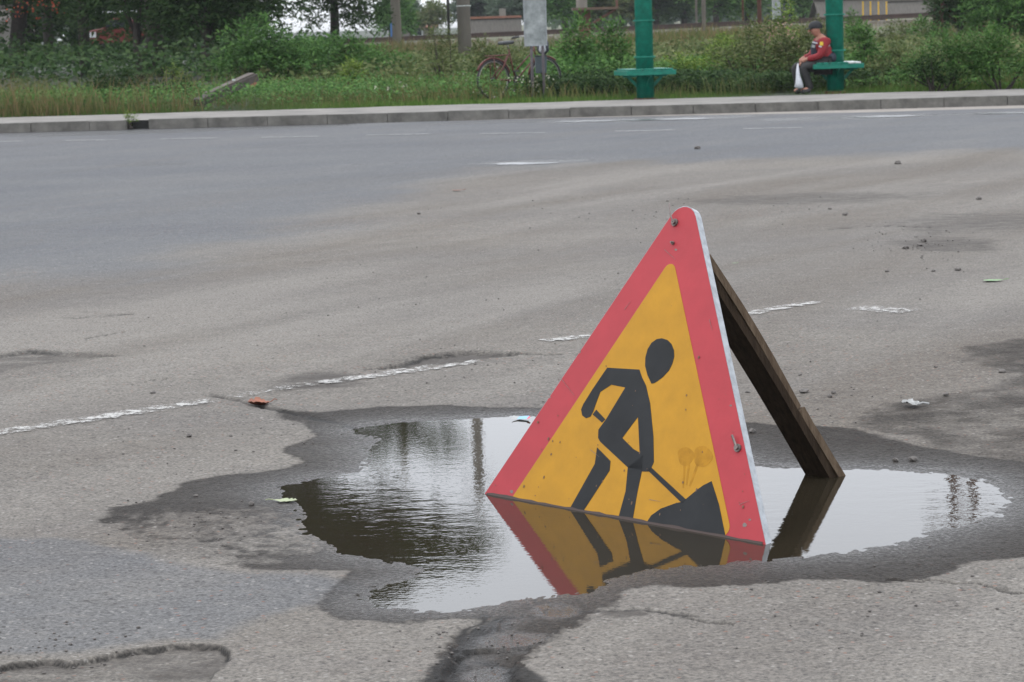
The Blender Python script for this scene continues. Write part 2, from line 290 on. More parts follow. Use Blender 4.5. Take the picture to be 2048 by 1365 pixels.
# ------------------------------------------------------------------ asphalt sheet
WATER = G([(712, 862), (760, 850), (850, 843), (940, 838), (1050, 833), (1130, 842), (1250, 870), (1400, 905), (1500, 936), (1600, 938), (1690, 941), (1800, 943), (1900, 950), (1960, 962), (2000, 985), (2012, 1010), (1985, 1030), (1940, 1045), (1860, 1065), (1800, 1085), (1700, 1103), (1600, 1112), (1540, 1119), (1400, 1131), (1290, 1142), (1220, 1160), (1150, 1188), (1060, 1195), (1000, 1208), (940, 1217), (860, 1222), (780, 1218), (738, 1200), (765, 1180), (820, 1160), (852, 1138), (780, 1122), (700, 1107), (640, 1077), (606, 1048), (612, 1030), (600, 1012), (556, 995), (580, 975), (650, 955), (720, 945), (745, 920), (735, 900), (762, 880)])
WET = G([(548, 822), (640, 829), (760, 820), (900, 815), (1100, 820), (1250, 832), (1480, 848), (1560, 858), (1700, 866), (1780, 882), (1900, 915), (2100, 935), (2500, 930), (2500, 1100), (2100, 1118), (1930, 1135), (1860, 1168), (1780, 1178), (1600, 1166), (1540, 1176), (1400, 1182), (1300, 1177), (1190, 1205), (1150, 1232), (1110, 1265), (1060, 1312), (1020, 1350), (1040, 1420), (860, 1430), (900, 1340), (935, 1275), (1000, 1240), (900, 1243), (780, 1250), (700, 1240), (655, 1215), (664, 1190), (705, 1165), (690, 1145), (600, 1148), (520, 1150), (430, 1135), (320, 1118), (240, 1085), (215, 1050), (240, 1022), (310, 1005), (350, 975), (450, 958), (540, 945), (594, 930), (582, 900), (628, 876), (600, 852), (560, 838)])
DAMP = G([(1900, 712), (2048, 685), (2500, 640), (2500, 935), (2048, 936), (1900, 917), (1790, 884), (1700, 866), (1680, 848), (1750, 815), (1850, 806), (1975, 790), (2010, 765), (1920, 738)])
LIP = G([(-60, 1362), (0, 1350), (100, 1342), (140, 1350), (220, 1333), (300, 1312), (340, 1305), (400, 1302), (445, 1308), (462, 1318), (420, 1400), (-60, 1480)])
HOLE2 = G([(735, 752), (800, 742), (850, 724), (930, 716), (1060, 720), (1000, 728), (905, 738), (830, 747)])
HOLE3 = G([(-80, 735), (0, 722), (60, 712), (100, 716), (165, 721), (238, 726), (120, 733), (60, 745), (0, 757), (-80, 765)])
GPOLY = G([(1200, 1190), (1150, 1205), (1075, 1232), (1012, 1244), (990, 1262), (945, 1280), (925, 1305), (905, 1335), (870, 1420), (1035, 1420), (1012, 1352), (1060, 1308), (1118, 1266), (1150, 1235), (1215, 1200)])
GULLY = G([(1145, 1195), (1010, 1250), (960, 1300), (935, 1345), (900, 1440)])
CRACKS = [(G(p), wd) for p, wd in [
 ([(430, 800), (470, 808), (545, 824), (620, 838), (690, 852), (722, 868)], .022), ([(1055, 722), (1110, 724), (1180, 723)], .02), ([(630, 1207), (660, 1203), (720, 1190)], .012),
 ([(975, 1235), (940, 1265), (918, 1290), (905, 1330), (890, 1400)], .02), ([(1390, 1243), (1340, 1235), (1290, 1222), (1190, 1228), (1130, 1226)], .014), ([(1345, 1240), (1400, 1252), (1440, 1256), (1460, 1262)], .007),
 ([(1780, 1170), (1880, 1172), (1960, 1180), (2060, 1205)], .007), ([(130, 650), (185, 647), (265, 641)], .02), ([(170, 692), (230, 680), (275, 674)], .01),
 ([(1500, 728), (1400, 724), (1300, 726)], .012), ([(1660, 470), (1760, 462), (1870, 466)], .03), ([(250, 785), (290, 778), (340, 770)], .008)]]
NEWPATCH = G([(-300, 1110), (0, 1092), (120, 1088), (250, 1108), (330, 1130), (480, 1152), (640, 1152), (700, 1175), (640, 1210), (520, 1250), (430, 1290), (300, 1300), (100, 1330), (-300, 1340)])
def ell(X, Y, px, py, rx, ry):                           # soft ellipse centred at a photo point, radii in photo px
    a = gp(px, py); dx = abs(gp(px+rx, py)[0]-a[0]); dy = abs(gp(px, py-ry)[1]-gp(px, py+ry)[1])/2
    return np.sqrt(((X-a[0])/dx)**2+((Y-a[1]+(X-a[0])*-.03)/dy)**2)
def ground_fields(X, Y):
    n1 = fbm(X*7, Y*5, 4); n2 = fbm(X*40, Y*30, 3); n3 = fbm(X*1.1, Y*.8, 4)
    sw = sdpoly(X, Y, WATER)+n1*.045+n2*.01
    h = np.where(sw > 0, .055*(1-np.exp(-sw*1.1))*.6, -.14*(1-np.exp(sw*3.0))*.9)
    h = h+n3*.014*sst(-.05, .6, sw)+n2*.0055*sst(-.5, -.0, sw)+fbm(X*90, Y*70, 2)*.0035
    h *= 1-sst(14, 22, Y)*.8
    n4 = fbm(X*130, Y*70, 2); n5 = fbm(X*19+3, Y*9, 3)
    sl = sdpoly(X, Y, LIP)+n1*.075+n5*.05; h -= .013*sst(.006, -.004, sl)*sst(-.9, -.0, -np.abs(sl)+.0)
    s2 = sdpoly(X, Y, HOLE2)+n2*.05; h -= .016*sst(.02, -.02, s2)
    s3 = sdpoly(X, Y, HOLE3)+n2*.05; h -= .014*sst(.02, -.02, s3)
    sg = segdist(X, Y, GULLY, False)+n1*.10+n2*.02; sq = sdpoly(X, Y, GPOLY)+n2*.045+n1*.02; h -= (.016+.010*n1+.012*n2)*sst(.012, -.012, sq)
    ck = np.zeros_like(X); wx = fbm(X*22+5, Y*16, 3)*.05; wy = fbm(X*22+50, Y*16+9, 3)*.06
    for p, wd in CRACKS:
        s = segdist(X+wx, Y+wy, p, False); ck = np.maximum(ck, np.exp(-(s/(wd*np.clip(.55+n1*1.8+n2*.8, .12, 1.3)))**2))
    h -= .012*ck
    h = np.where((sw > .03) & (sw < .4), np.maximum(h, .003), h)
    sx = sdpoly(X, Y, WET)+n1*.10+n2*.03; wet = sst(.035, -.03, sx)
    sy = sdpoly(X, Y, DAMP)+n1*.22+n2*.05
    # the left lobe has half dried already
    a = gp(400, 1085); dryish = np.exp(-(((X-a[0])/.38)**2+((Y-a[1])/.42)**2))
    wet = wet*(1-.62*np.clip(dryish*1.35*(1+n2*2.2+n1), 0, 1))
    wet = np.maximum(wet, .60*sst(.05, -.08, sy)*np.clip(1.0+n1*1.4, .4, 1.1))
    wet = np.maximum(wet, sst(.05, -.01, sq-.02*(n1>0)))
    for e, k in [((310, 331, 105, 3.5), .55), ((1050, 326, 150, 5), .85), ((780, 328, 130, 2.5), .4), ((1290, 239, 330, 5), .95), ((1700, 236, 240, 5), .9), ((1000, 246, 260, 3), .7), ((330, 262, 420, 6), .95), ((1980, 228, 160, 4), .8), ((-20, 268, 200, 5), .9)]:
        wet = np.maximum(wet, k*sst(1.15, .7, ell(X, Y, *e)+n3*.7+n1*.25))
    dirt = .0*X
    for e, k in [((1620, 400, 360, 16), .62), ((1950, 455, 260, 26), .6), ((1900, 500, 140, 20), .65), ((1120, 400, 70, 6), .35), ((1200, 430, 200, 12), .30), ((880, 500, 150, 12), .30), ((640, 770, 130, 22), .75), ((900, 730, 220, 22), .45), ((760, 480, 120, 8), .22),
                 ((1650, 800, 110, 18), .35), ((1480, 640, 90, 14), .25), ((60, 735, 170, 20), .5), ((420, 1045, 170, 35), .35), ((250, 1040, 120, 25), .35), ((1250, 1235, 60, 10), .7), ((200, 645, 90, 8), .4), ((1420, 440, 500, 30), .22), ((300, 1350, 140, 30), .55), ((2030, 760, 120, 60), .35)]:
        dirt = np.maximum(dirt, k*sst(1.35, .35, ell(X, Y, *e)+n3*.9+n1*.7))
    dirt = np.maximum(dirt, .62*sst(.02, -.01, sl)*sst(-.5, -.0, -np.abs(sl))); dirt = np.maximum(dirt, .8*sst(.03, -.03, s2)); dirt = np.maximum(dirt, .65*sst(.03, -.03, s3))
    crack = np.maximum(ck*.97, .97*np.exp(-((sl+.001)/(.0055*np.clip(.7+n5*3.2, .08, 1.8)+.001))**2)*(Y > gp(200, 1372)[1]))
    c2 = np.exp(-((s2+.012+n4*.03)/.014)**2)*np.clip(.95+n1*2.5, 0, 1); c3 = np.exp(-((s3+.01)/.02)**2)*np.clip(.9+n1*2.5, 0, 1)
    crack = np.maximum(crack, np.maximum(c2, c3)*.95)
    gl = n4*.03+segdist(X+wx, Y+wy, G([(1012, 1240), (985, 1262), (945, 1278), (922, 1305), (903, 1335), (880, 1380)]), False); crack = np.maximum(crack, .96*sst(.045, .015, gl+n1*.06))
    gr = segdist(X+wx, Y+wy, G([(1085, 1400), (1040, 1362), (1010, 1338), (960, 1322)]), False); crack = np.maximum(crack, .9*sst(.030, .010, gr+n1*.08))
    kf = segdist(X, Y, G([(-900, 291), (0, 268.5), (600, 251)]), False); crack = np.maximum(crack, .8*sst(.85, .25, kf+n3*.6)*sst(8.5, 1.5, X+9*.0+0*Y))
    # smoother blue-grey surface: main carriageway, and the newer patch front left
    b = np.array(G([(-900, 640), (0, 612), (300, 575), (560, 515), (760, 440), (880, 380), (1000, 345), (1500, 318), (2600, 295), (2600, 100), (-2600, 200), (-2600, 700)]))
    pt = sst(.5, -.9, sdpoly(X, Y, b)+n3*1.6); pt = np.maximum(pt, .75*sst(.03, -.05, sdpoly(X, Y, NEWPATCH)+n1*.08))
    sheen = np.maximum(np.exp(-np.maximum(sw, 0)/.13), .8*np.exp(-(sg/.06)**2)*(Y < gp(1145, 1190)[1])*(.6+n1*2)); sheen = np.where(Y > 14, 1., sheen)
    for e in ((1020, 1284, 85, 20), (975, 1352, 50, 20), (1110, 1225, 60, 18)): sheen = np.maximum(sheen, 1.5*sst(1.3, .4, ell(X, Y, *e)+n1*.8))
    return h, wet, dirt, pt, crack, sheen
nr, ncf = 640, 660
inv = np.linspace(1/4.85, 1/44., nr); Yr = np.concatenate([np.array([-6, -2, .8, 2., 3.2, 4.2]), 1/inv])
us = np.concatenate([[-9, -5, -3, -1.8, -1.1, -.7, -.45, -.33], np.linspace(-.262, .262, ncf), [.33, .45, .7, 1.1, 1.8, 3, 5, 9]])
Yg = np.repeat(Yr[:, None], len(us), 1); Xg = us[None, :]*np.maximum(Yg, 3.5)
hh, wet, dirt, pt, crk, shn = ground_fields(Xg, Yg)
idx = np.arange(Xg.size).reshape(Xg.shape); Fq = np.stack([idx[:-1, :-1].ravel(), idx[:-1, 1:].ravel(), idx[1:, 1:].ravel(), idx[1:, :-1].ravel()], 1)
me = npmesh('road', np.stack([Xg.ravel(), Yg.ravel(), hh.ravel()], 1), Fq, True)
for nm, a in (('wet', wet), ('dirt', dirt), ('patch', pt), ('crack', crk), ('sheen', shn)):
    at = me.attributes.new(nm, 'FLOAT', 'POINT'); at.data.foreach_set('value', np.clip(a, 0, 1.5 if nm == 'sheen' else 1).ravel().astype(np.float32))
link('road', me, M['asphalt'], kind='structure')
def gh(x, y): return ground_fields(np.array([[x]]), np.array([[y]]))[0][0, 0]
# water surface of the big puddle
lo = gp(540, 1235); hi = gp(2060, 825)
xs = np.linspace(-1.1, 2.1, 60); ys = np.linspace(5.3, 9.2, 60); XX, YY = np.meshgrid(xs, ys)
ix = np.arange(XX.size).reshape(XX.shape); Fw = np.stack([ix[:-1, :-1].ravel(), ix[:-1, 1:].ravel(), ix[1:, 1:].ravel(), ix[1:, :-1].ravel()], 1)
cx = XX.ravel()[Fw].mean(1); cy = YY.ravel()[Fw].mean(1); keep = sdpoly(cx, cy, WATER) < .13; Fw = Fw[keep]
me = npmesh('puddle', np.stack([XX.ravel(), YY.ravel(), 0*XX.ravel()], 1), Fw, True)
a = gp(790, 1040); rip = np.exp(-(((XX-a[0])/.34)**2+((YY-a[1])/.62)**2)); a2 = gp(1500, 1040); rip2 = .35*np.exp(-(((XX-a2[0])/.12)**2+((YY-a2[1])/.8)**2)); a3 = gp(1920, 1000); rip3 = .3*np.exp(-(((XX-a3[0])/.2)**2+((YY-a3[1])/.5)**2))
at = me.attributes.new('ripple', 'FLOAT', 'POINT'); at.data.foreach_set('value', np.clip(.03+.19*rip+rip2*.7+rip3*.7, 0, 1).ravel().astype(np.float32))
link('puddle', me, M['water'], kind='structure')
# small distant puddles: thin water films lying in the hollows of the road
def film(pts, z=.012):
    P = [gp(a, b, z) for a, b in pts]; m = MB(); m.add(P, [tuple(range(len(P)))]); return m
def blob(px, py, rx, ry, n=22, seed=0):
    r = random.Random(seed); return [(px+rx*math.cos(2*math.pi*i/n)*(1+r.uniform(-.18, .18)), py+ry*math.sin(2*math.pi*i/n)*(1+r.uniform(-.25, .25))-(math.cos(2*math.pi*i/n)*rx)*.02) for i in range(n)]
for i, a in enumerate([(1050, 327, 62, 2.2), (1330, 238.5, 95, 1.8), (1770, 233, 70, 1.6), (2010, 226, 60, 1.5), (1180, 242.5, 60, 1.3)]):
    film(blob(*a, seed=i)).build('puddle', M['film'], kind='structure')

# painted markings, draped 4 mm over the road
def strip(p0, p1, wd, name, m, label, group, e0=.0):
    a = gp(*p0)[:2]; b = gp(*p1)[:2]; d = b-a; Ln = np.hypot(*d); d /= Ln; nrm = np.array([-d[1], d[0]]); k = max(3, int(Ln/.02)); q = max(4, int(wd/.015)) if Ln < 9 and a[1] < 16 else 4
    V = []; ed = []
    for i in range(k+1):
        for j in range(q+1):
            s = i/k; u = j/q-.5; V.append([*(a+d*Ln*s+nrm*wd*u)]); ed.append(-.08*(abs(u)*2)**3-.3*max(0, .06-s)/.06-.3*max(0, s-.94)/.06+e0)
    V = np.array(V); h = ground_fields(V[:, :1].copy(), V[:, 1:].copy())[0].ravel()+.004
    ix = np.arange(len(V)).reshape(k+1, q+1); Fc = np.stack([ix[:-1, :-1].ravel(), ix[1:, :-1].ravel(), ix[1:, 1:].ravel(), ix[:-1, 1:].ravel()], 1)
    me = npmesh(name, np.column_stack([V, h]), Fc, True); at = me.attributes.new('edge', 'FLOAT', 'POINT'); at.data.foreach_set('value', np.array(ed, dtype=np.float32))
    return link(name, me, m, label=label, cat='road marking', group=group)
GL = 'worn white line beside the puddle'
strip((-200, 912), (455, 806), .115, 'road_marking', M['paint'], 'long worn white line at the left edge, ending at the brown leaf', GL)
strip((452, 806), (640, 777), .115, 'road_marking', M['paint_thin'], 'broken white flecks of line just behind the brown leaf', GL)
strip((625, 781), (975, 734), .115, 'road_marking', M['paint'], 'worn white line along the long dark crack behind the puddle', GL)
strip((1085, 699), (1200, 684), .115, 'road_marking', M['paint'], 'short worn white line touching the left edge of the warning sign', GL)
strip((1440, 651), (1642, 617), .115, 'road_marking', M['paint'], 'faded white line just right of the leaning wooden prop', GL)
strip((1700, 631), (1830, 640), .2, 'road_marking', M['paint_thin'], 'faded white smear of paint right of the wooden prop', GL, .03)
for p0, p1, lb in [((-120, 286.5), (55, 284), 'faint lane dash at the left edge of the photo'), ((122, 282.8), (242, 281.2), 'faint lane dash below the kerb drain'), ((317, 279.8), (440, 277.6), 'faint lane dash just right of the kerb drain'),
                   ((513, 277), (645, 274.2), 'faint lane dash below the leaning timber beam'), ((728, 272), (867, 269.6), 'faint lane dash left of the bicycle'), ((952, 269.5), (1102, 266.8), 'faint lane dash straight below the bicycle'), ((1222, 264.5), (1357, 261.6), 'faint lane dash below the left green post'), ((1480, 259.5), (1610, 257), 'faint lane dash left of the seated man')]:
    strip(p0, p1, .16, 'lane_dash', M['paint_far'], lb, 'lane dashes on the far carriageway')

# ------------------------------------------------------------------ kerb, footway, verge
ZK = .13
KL = gp(0, 267.5); KR = gp(2048, 212)                   # foot of the kerb at the two picture edges
kd = (KR-KL); kl = np.hypot(kd[0], kd[1]); kd = kd/kl; kn = np.array([-kd[1], kd[0], 0])
def K(s, o, z=0.): p = KL+kd*s+kn*o; return np.array([p[0], p[1], z])
kroot = empty('kerb', tuple(K(0, 0)), kind='structure')
sp = .86; s_d0 = ((gp(212, 268)-KL)@kd); s_d1 = ((gp(247, 268)-KL)@kd); s = -9.0
bmk = None
rr = random.Random(3); cuts = []
while s < kl+9: cuts.append((s, s+sp)); s += sp
for a, b in cuts:
    if b <= s_d0 or a >= s_d1: segs = [(a, b)]
    else: segs = [(a, s_d0), (s_d1, b)]
    for q0, q1 in segs:
        if q1-q0 < .06: continue
        m = MB(); dz = rr.uniform(-.006, .006); do = rr.uniform(-.006, .006)
        P = [K(q0+.003, do, -.15), K(q1-.003, do, -.15), K(q1-.003, do+.16, -.15), K(q0+.003, do+.16, -.15)]
        m.prism([tuple(p) for p in P], (0, 0, 0), (0, 0, .15+ZK+dz+.012)); m.build('kerbstone', M['kerb'], kroot, True, bevel=.005)
# footway sheet behind the kerb
xs_ = np.linspace(-9, kl+9, 240); os_ = np.linspace(.15, 3.25, 14); V = []; 
for o in os_:
    for s in xs_:
        p = K(s, o+(.25*(vnoise(np.array([s*1.3]), np.array([3.]))[0]-.5) if o > 3.2 else 0)); V.append((p[0], p[1], ZK-.004+.006*(vnoise(np.array([s*2]), np.array([o*2]))[0])))
ix = np.arange(len(V)).reshape(len(os_), len(xs_)); link('footway', npmesh('footway', V, np.stack([ix[:-1, :-1].ravel(), ix[:-1, 1:].ravel(), ix[1:, 1:].ravel(), ix[1:, :-1].ravel()], 1), True), M['walk'], kind='structure')
# sandy dust band along the foot of the kerb
V = []
for s in np.linspace(6.5, kl+9, 160):
    w_ = .9*sst(6, 14, s)*(.6+.8*vnoise(np.array([s*.9]), np.array([8.]))[0]); a, b = K(s, -.03-w_, .0075), K(s, 0.0, .0085); V += [a, b]
link('gutter_dust', npmesh('gutter_dust', V, [(2*i, 2*i+2, 2*i+3, 2*i+1) for i in range(159)]), M['strip'], kind='structure')
# drain opening in the kerb
dr = empty('kerb_drain', tuple(K((s_d0+s_d1)/2, .1)), label='dark square drain opening in the kerb with a weed growing in it', cat='drain')
m = MB(); P = [K(s_d0, .10, .0), K(s_d1, .10, .0), K(s_d1, .16, .0), K(s_d0, .16, .0)]; m.prism(P, (0, 0, -.1), (0, 0, .115)); m.build('back_wall', M['hole'], dr, True)
m = MB(); P = [K(s_d0, -.02), K(s_d1, -.02), K(s_d1, .10), K(s_d0, .10)]; m.prism(P, (0, 0, -.1), (0, 0, .012)); m.build('sill', M['hole'], dr, True)
# verge terrain: flat strip then the railway bank
def tz(x, y):
    b = sst(78, 100, y+0*x); return ZK-.03+.10*sst(42, 60, y)+b*np.clip(.28+.014*x, -.2, .9)+.15*(fbm(x*.15, y*.15, 3))*sst(42, 50, y)
ys = np.concatenate([np.linspace(36.6, 60, 40), np.linspace(61, 118, 50), [125, 140, 170, 220, 300, 500, 900, 2400]]); xs = np.concatenate([[-1800, -600, -250, -120, -80, -60], np.linspace(-45, 45, 120), [60, 80, 120, 250, 600, 1800]])
XX, YY = np.meshgrid(xs, ys); dk_ = np.array([[(K(0, 3.1)+kd*((x-KL[0])/kd[0]))[1] for x in xs]]); YY[0] = dk_; YY[1] = np.maximum(YY[1], dk_+.3)
YY = np.maximum(YY, dk_+np.arange(len(ys))[:, None]*.05); ZZ = tz(XX, YY); ZZ[0] = ZK-.02
ix = np.arange(XX.size).reshape(XX.shape); Fv_ = np.stack([ix[:-1, :-1].ravel(), ix[:-1, 1:].ravel(), ix[1:, 1:].ravel(), ix[1:, :-1].ravel()], 1)
me = npmesh('verge_ground', np.stack([XX.ravel(), YY.ravel(), ZZ.ravel()], 1), Fv_, True); me.materials.append(M['soil'])
o = link('verge_ground', me, M['field'], kind='structure'); cyf = YY.ravel()[Fv_].mean(1); me.polygons.foreach_set('material_index', ((cyf > 66) & (XX.ravel()[Fv_].mean(1) > -6)).astype(np.int32))
# base sheet so that the ground goes on outside the detailed part
m = MB(); m.add([(-1800, -400, -.3), (1800, -400, -.3), (1800, 60, -.3), (-1800, 60, -.3)], [(0, 1, 2, 3)]); m.build('ground', M['walk'], kind='structure')
# ------------------------------------------------------------------ the road-works sign
def wnorm(v): return v/np.linalg.norm(v)
SA = gp(971, 988); SB = gp(1534, 1090); se = wnorm(SB-SA); sb_ = np.cross([0, 0, 1.], se); sb_ = sb_ if sb_[1] > 0 else -sb_
TAU = math.radians(22); sv = np.array([0, 0, 1.])*math.cos(TAU)+sb_*math.sin(TAU); sn = np.cross(se, sv)
if sn[1] > 0: sn = -sn
O_ = np.array([0, 0, H])
def S2(px, py):
    d = ray(px, py); t = np.dot(SA-O_, sn)/np.dot(d, sn); P = O_+d*t-SA; return np.array([P@se, P@sv])
def S3(uv, off=0.): return SA+se*uv[0]+sv*uv[1]+sn*off
def inter(a, b, c, d):
    r = b-a; s = d-c; t = ((c-a)[0]*s[1]-(c-a)[1]*s[0])/(r[0]*s[1]-r[1]*s[0]); return a+r*t
ol = (S2(971, 985), S2(1344.6, 427.5)); orr = (S2(1532.5, 1089.6), S2(1396, 452)); il = (S2(1024.8, 996), S2(1322.6, 548.4)); ir = (S2(1465.4, 1075.8), S2(1352.5, 544))
ap = inter(*ol, *orr); dl = wnorm(ol[0]-ol[1]); drr = wnorm(orr[0]-orr[1]); LS = 1.2; cl = ap+dl*LS; crn = ap+drr*LS
iap = inter(*il, *ir); ibl = inter(*il, cl+(ap-cl)*.0+wnorm(np.array([-(crn-cl)[1], (crn-cl)[0]]))*.095, crn+wnorm(np.array([-(crn-cl)[1], (crn-cl)[0]]))*.095)
ibr = inter(*ir, cl+wnorm(np.array([-(crn-cl)[1], (crn-cl)[0]]))*.095, crn+wnorm(np.array([-(crn-cl)[1], (crn-cl)[0]]))*.095)
def rounded(P, r, n=7):
    out = []
    for i, p in enumerate(P):
        a = wnorm(P[i-1]-p); b = wnorm(P[(i+1) % len(P)]-p); ang = math.acos(np.clip(a@b, -1, 1)); t = r/math.tan(ang/2); c = p+wnorm(a+b)*r/math.sin(ang/2)
        s = p+a*t-c; e = p+b*t-c; a0 = math.atan2(s[1], s[0]); a1 = math.atan2(e[1], e[0]); da = (a1-a0+math.pi) % (2*math.pi)-math.pi
        out += [c+r*np.array([math.cos(a0+da*k/n), math.sin(a0+da*k/n)]) for k in range(n+1)]
    return out
sroot = empty('roadworks_sign', tuple((S3(cl)+S3(crn))/2), label='red and yellow triangular roadworks sign showing a digging worker, standing in the puddle', cat='sign')
tri = rounded([ap, cl, crn], .054); off = .0
m = MB(); m.prism([S3(p) for p in tri], sn*-.024, sn*0); me = m.mesh('panel'); me.transform(Matrix.Translation(-sroot.location)); me.materials.append(M['galv']); o = bpy.data.objects.new('panel', me); C.objects.link(o); o.parent = sroot
def flat(name, uv, mt, z, th=.0006, parent=sroot, **k):
    m = MB(); m.prism([S3(p) for p in uv], sn*(z-th), sn*z); return m.build(name, mt, parent, True, **k)
# slightly inset red face, worn at the edge
flat('red_face', [ap+(p-ap)*1.0-(p-(ap+cl+crn)/3)*.004 for p in tri], M['red'], .0008)
flat('yellow_field', rounded([iap, ibl, ibr], .022), M['yellow'], .0016)
def fig(name, pts, z=.0024, mt='black', **k): return flat(name, [S2(*p) for p in pts], M[mt], z, **k)
Z8 = lambda L_: [(960+x/1.8203, 400+y/1.8203) for x, y in L_]
pic = empty('worker_pictogram', tuple(S3((ap+cl+crn)/3)-np.array(sroot.location))); pic.parent = sroot
m = MB()
def pg(L_): 
    uv = [S2(*p) for p in Z8(L_)]; m.prism([S3(p) for p in uv], sn*.0017, sn*.0024)
hd = [(626, 670), (612, 640), (603, 606), (604, 575), (612, 545), (626, 522), (645, 508), (664, 505), (684, 511), (699, 526), (708, 549), (709, 572), (702, 598), (690, 622), (668, 646), (648, 661), (636, 668)]
pg(hd); P0 = sroot.location
m.build('worker_head', M['black'], sroot, True); m = MB()
pg([(465, 612), (582, 619), (592, 648), (531, 684), (480, 674), (440, 700), (425, 740), (414, 772), (404, 790), (388, 796), (374, 786), (370, 764), (378, 745), (412, 690)]); 
pg([(531, 684), (592, 648), (606, 676), (621, 742), (577, 792), (574, 795), (520, 868), (560, 908), (583, 921), (592, 985), (540, 975), (440, 882), (432, 868), (433, 838), (462, 798)])
pg([(577, 790), (621, 740), (633, 860), (635, 955), (620, 990), (590, 990), (583, 918)])
pg([(540, 975), (597, 930), (592, 985), (575, 1065), (556, 1175), (530, 1400), (480, 1400), (505, 1160), (532, 1062)])
pg([(425, 765), (412, 782), (446, 812), (458, 800)])
pg([(428, 902), (477, 952), (474, 986), (376, 1137), (300, 1260), (250, 1240), (326, 1130), (420, 962)])
pg([(612, 985), (625, 975), (752, 1092), (738, 1106)])
m.build('worker_figure', M['black'], sroot, True); m = MB()
pg([(609, 1175), (625, 1150), (660, 1125), (715, 1105), (740, 1100), (790, 1058), (815, 1040), (845, 1025), (872, 1110), (896, 1228), (905, 1290), (560, 1240)])
m.build('gravel_heap', M['black'], sroot, True)
bpy.data.objects.remove(pic)
# glue residue of a sticker
m = MB()
for c, r in (((750, 935), 30), ((812, 935), 34)):
    uv = [S2(*Z8([(c[0]+r*math.cos(a)*(1+.14*math.sin(3*a+c[0])), c[1]+r*1.15*math.sin(a))])[0]) for a in np.linspace(0, 2*math.pi, 18)[:-1]]; m.prism([S3(p) for p in uv], sn*.0017, sn*.0019)
for l in ([(742, 968), (750, 968), (744, 1050), (739, 1050)], [(758, 968), (766, 965), (756, 1040), (751, 1040)], [(790, 962), (798, 966), (768, 1045), (762, 1042)]): 
    uv = [S2(*p) for p in Z8(l)]; m.prism([S3(p) for p in uv], sn*.0017, sn*.0019)
m.build('glue_residue', M['glue'], sroot, True)
for q, (bx, by) in enumerate([(1351, 446), (1477, 897), (1347, 487)]):
    uv = S2(bx, by); m = MB(); r = .011 if q < 2 else .005
    m.tube([S3(uv, .0), S3(uv, .006)], r, 10); m.tube([S3(uv, .006), S3(uv, .012)], r*.62, 6)
    if q == 1: m.tube([S3(uv, .008), S3(uv+np.array([-.022, .03]), .012)], .0035, 5)
    b = m.build('bolt', M['steel'], sroot, True)
    if q == 0:
        m = MB(); m.tube([S3(uv, .012), S3(uv+np.array([-.012, .02]), .016), S3(uv+np.array([-.03, .05]), .012)], .0022, 5); m.build('wire', M['steel'], b).location = -sroot.location if False else (0, 0, 0); 
        wo = bpy.data.objects['wire']; wo.data.transform(Matrix.Translation(-sroot.location))
k0_, k1_ = S2(971, 988), S2(1534, 1090)
# chips on the rim
m = MB()
for px, py in [(1166, 688), (1160, 704), (1118, 760), (1100, 795), (1462, 812), (1500, 1040), (1490, 1050), (1352, 500), (1021, 994), (1024, 984)]:
    uv = S2(px, py); r = random.uniform(.003, .007); m.prism([S3(uv+r*np.array([math.cos(a)*1.3, math.sin(a)])*random.uniform(.6, 1.2)) for a in np.linspace(0, 2*math.pi, 7)[:-1]], sn*.0009, sn*.0013)
m.build('paint_chip', M['steel'], sroot, True, kind='stuff')
m = MB(); rg = random.Random(11)
for k in range(60):
    t = rg.random(); u = k0_[0]+(k1_[0]-k0_[0])*t; v = abs(rg.gauss(0, .16)) if k < 48 else rg.uniform(0, .85); q = np.array([u, v+.01]); 
    if sdpoly(np.array([[q[0]]]), np.array([[q[1]]]), [tuple(p) for p in tri])[0, 0] > -.01: continue
    r = rg.uniform(.0008, .0032); e = rg.uniform(.6, 2.2); m.prism([S3(q+r*np.array([math.cos(a), math.sin(a)*e])*rg.uniform(.7, 1.2)) for a in np.linspace(0, 2*math.pi, 7)[:-1]], sn*.0025, sn*.0028)
m.build('mud_speck', mat('dried mud', (.13, .075, .045), .9), sroot, True, kind='stuff')
m = MB()
for x0, y0, x1, y1 in [(1119, 752, 1150, 792), (1330, 500, 1352, 520), (1480, 1010, 1500, 1002), (1250, 620, 1262, 604), (1420, 640, 1426, 662), (1300, 1000, 1322, 1004), (1182, 900, 1200, 915)]:
    a, b = S2(x0, y0), S2(x1, y1); d = wnorm(b-a); nn = np.array([-d[1], d[0]])*.0007; m.prism([S3(a-nn), S3(b-nn*.3), S3(b+nn*.3), S3(a+nn)], sn*.0025, sn*.0028)
m.build('scratch', M['steel'], sroot, True, kind='stuff')
# wet dirty film just above the waterline
m = MB(); k0 = inter(*ol, np.array([0, .0]), np.array([1, .0])); k1 = inter(*orr, np.array([0, 0.]), np.array([1., 0.]))
tp = [k0+(k1-k0)*t+np.array([0, .003+.004*random.random()]) for t in np.linspace(.01, .99, 40)]; bt = [k1+(k0-k1)*t+np.array([0, -.02]) for t in np.linspace(.01, .99, 2)]
m.prism([S3(p) for p in tp+bt], sn*.0025, sn*.0029); m.build('waterline_dirt', mat('waterline dirt', (.035, .016, .010), .5), sroot, True)
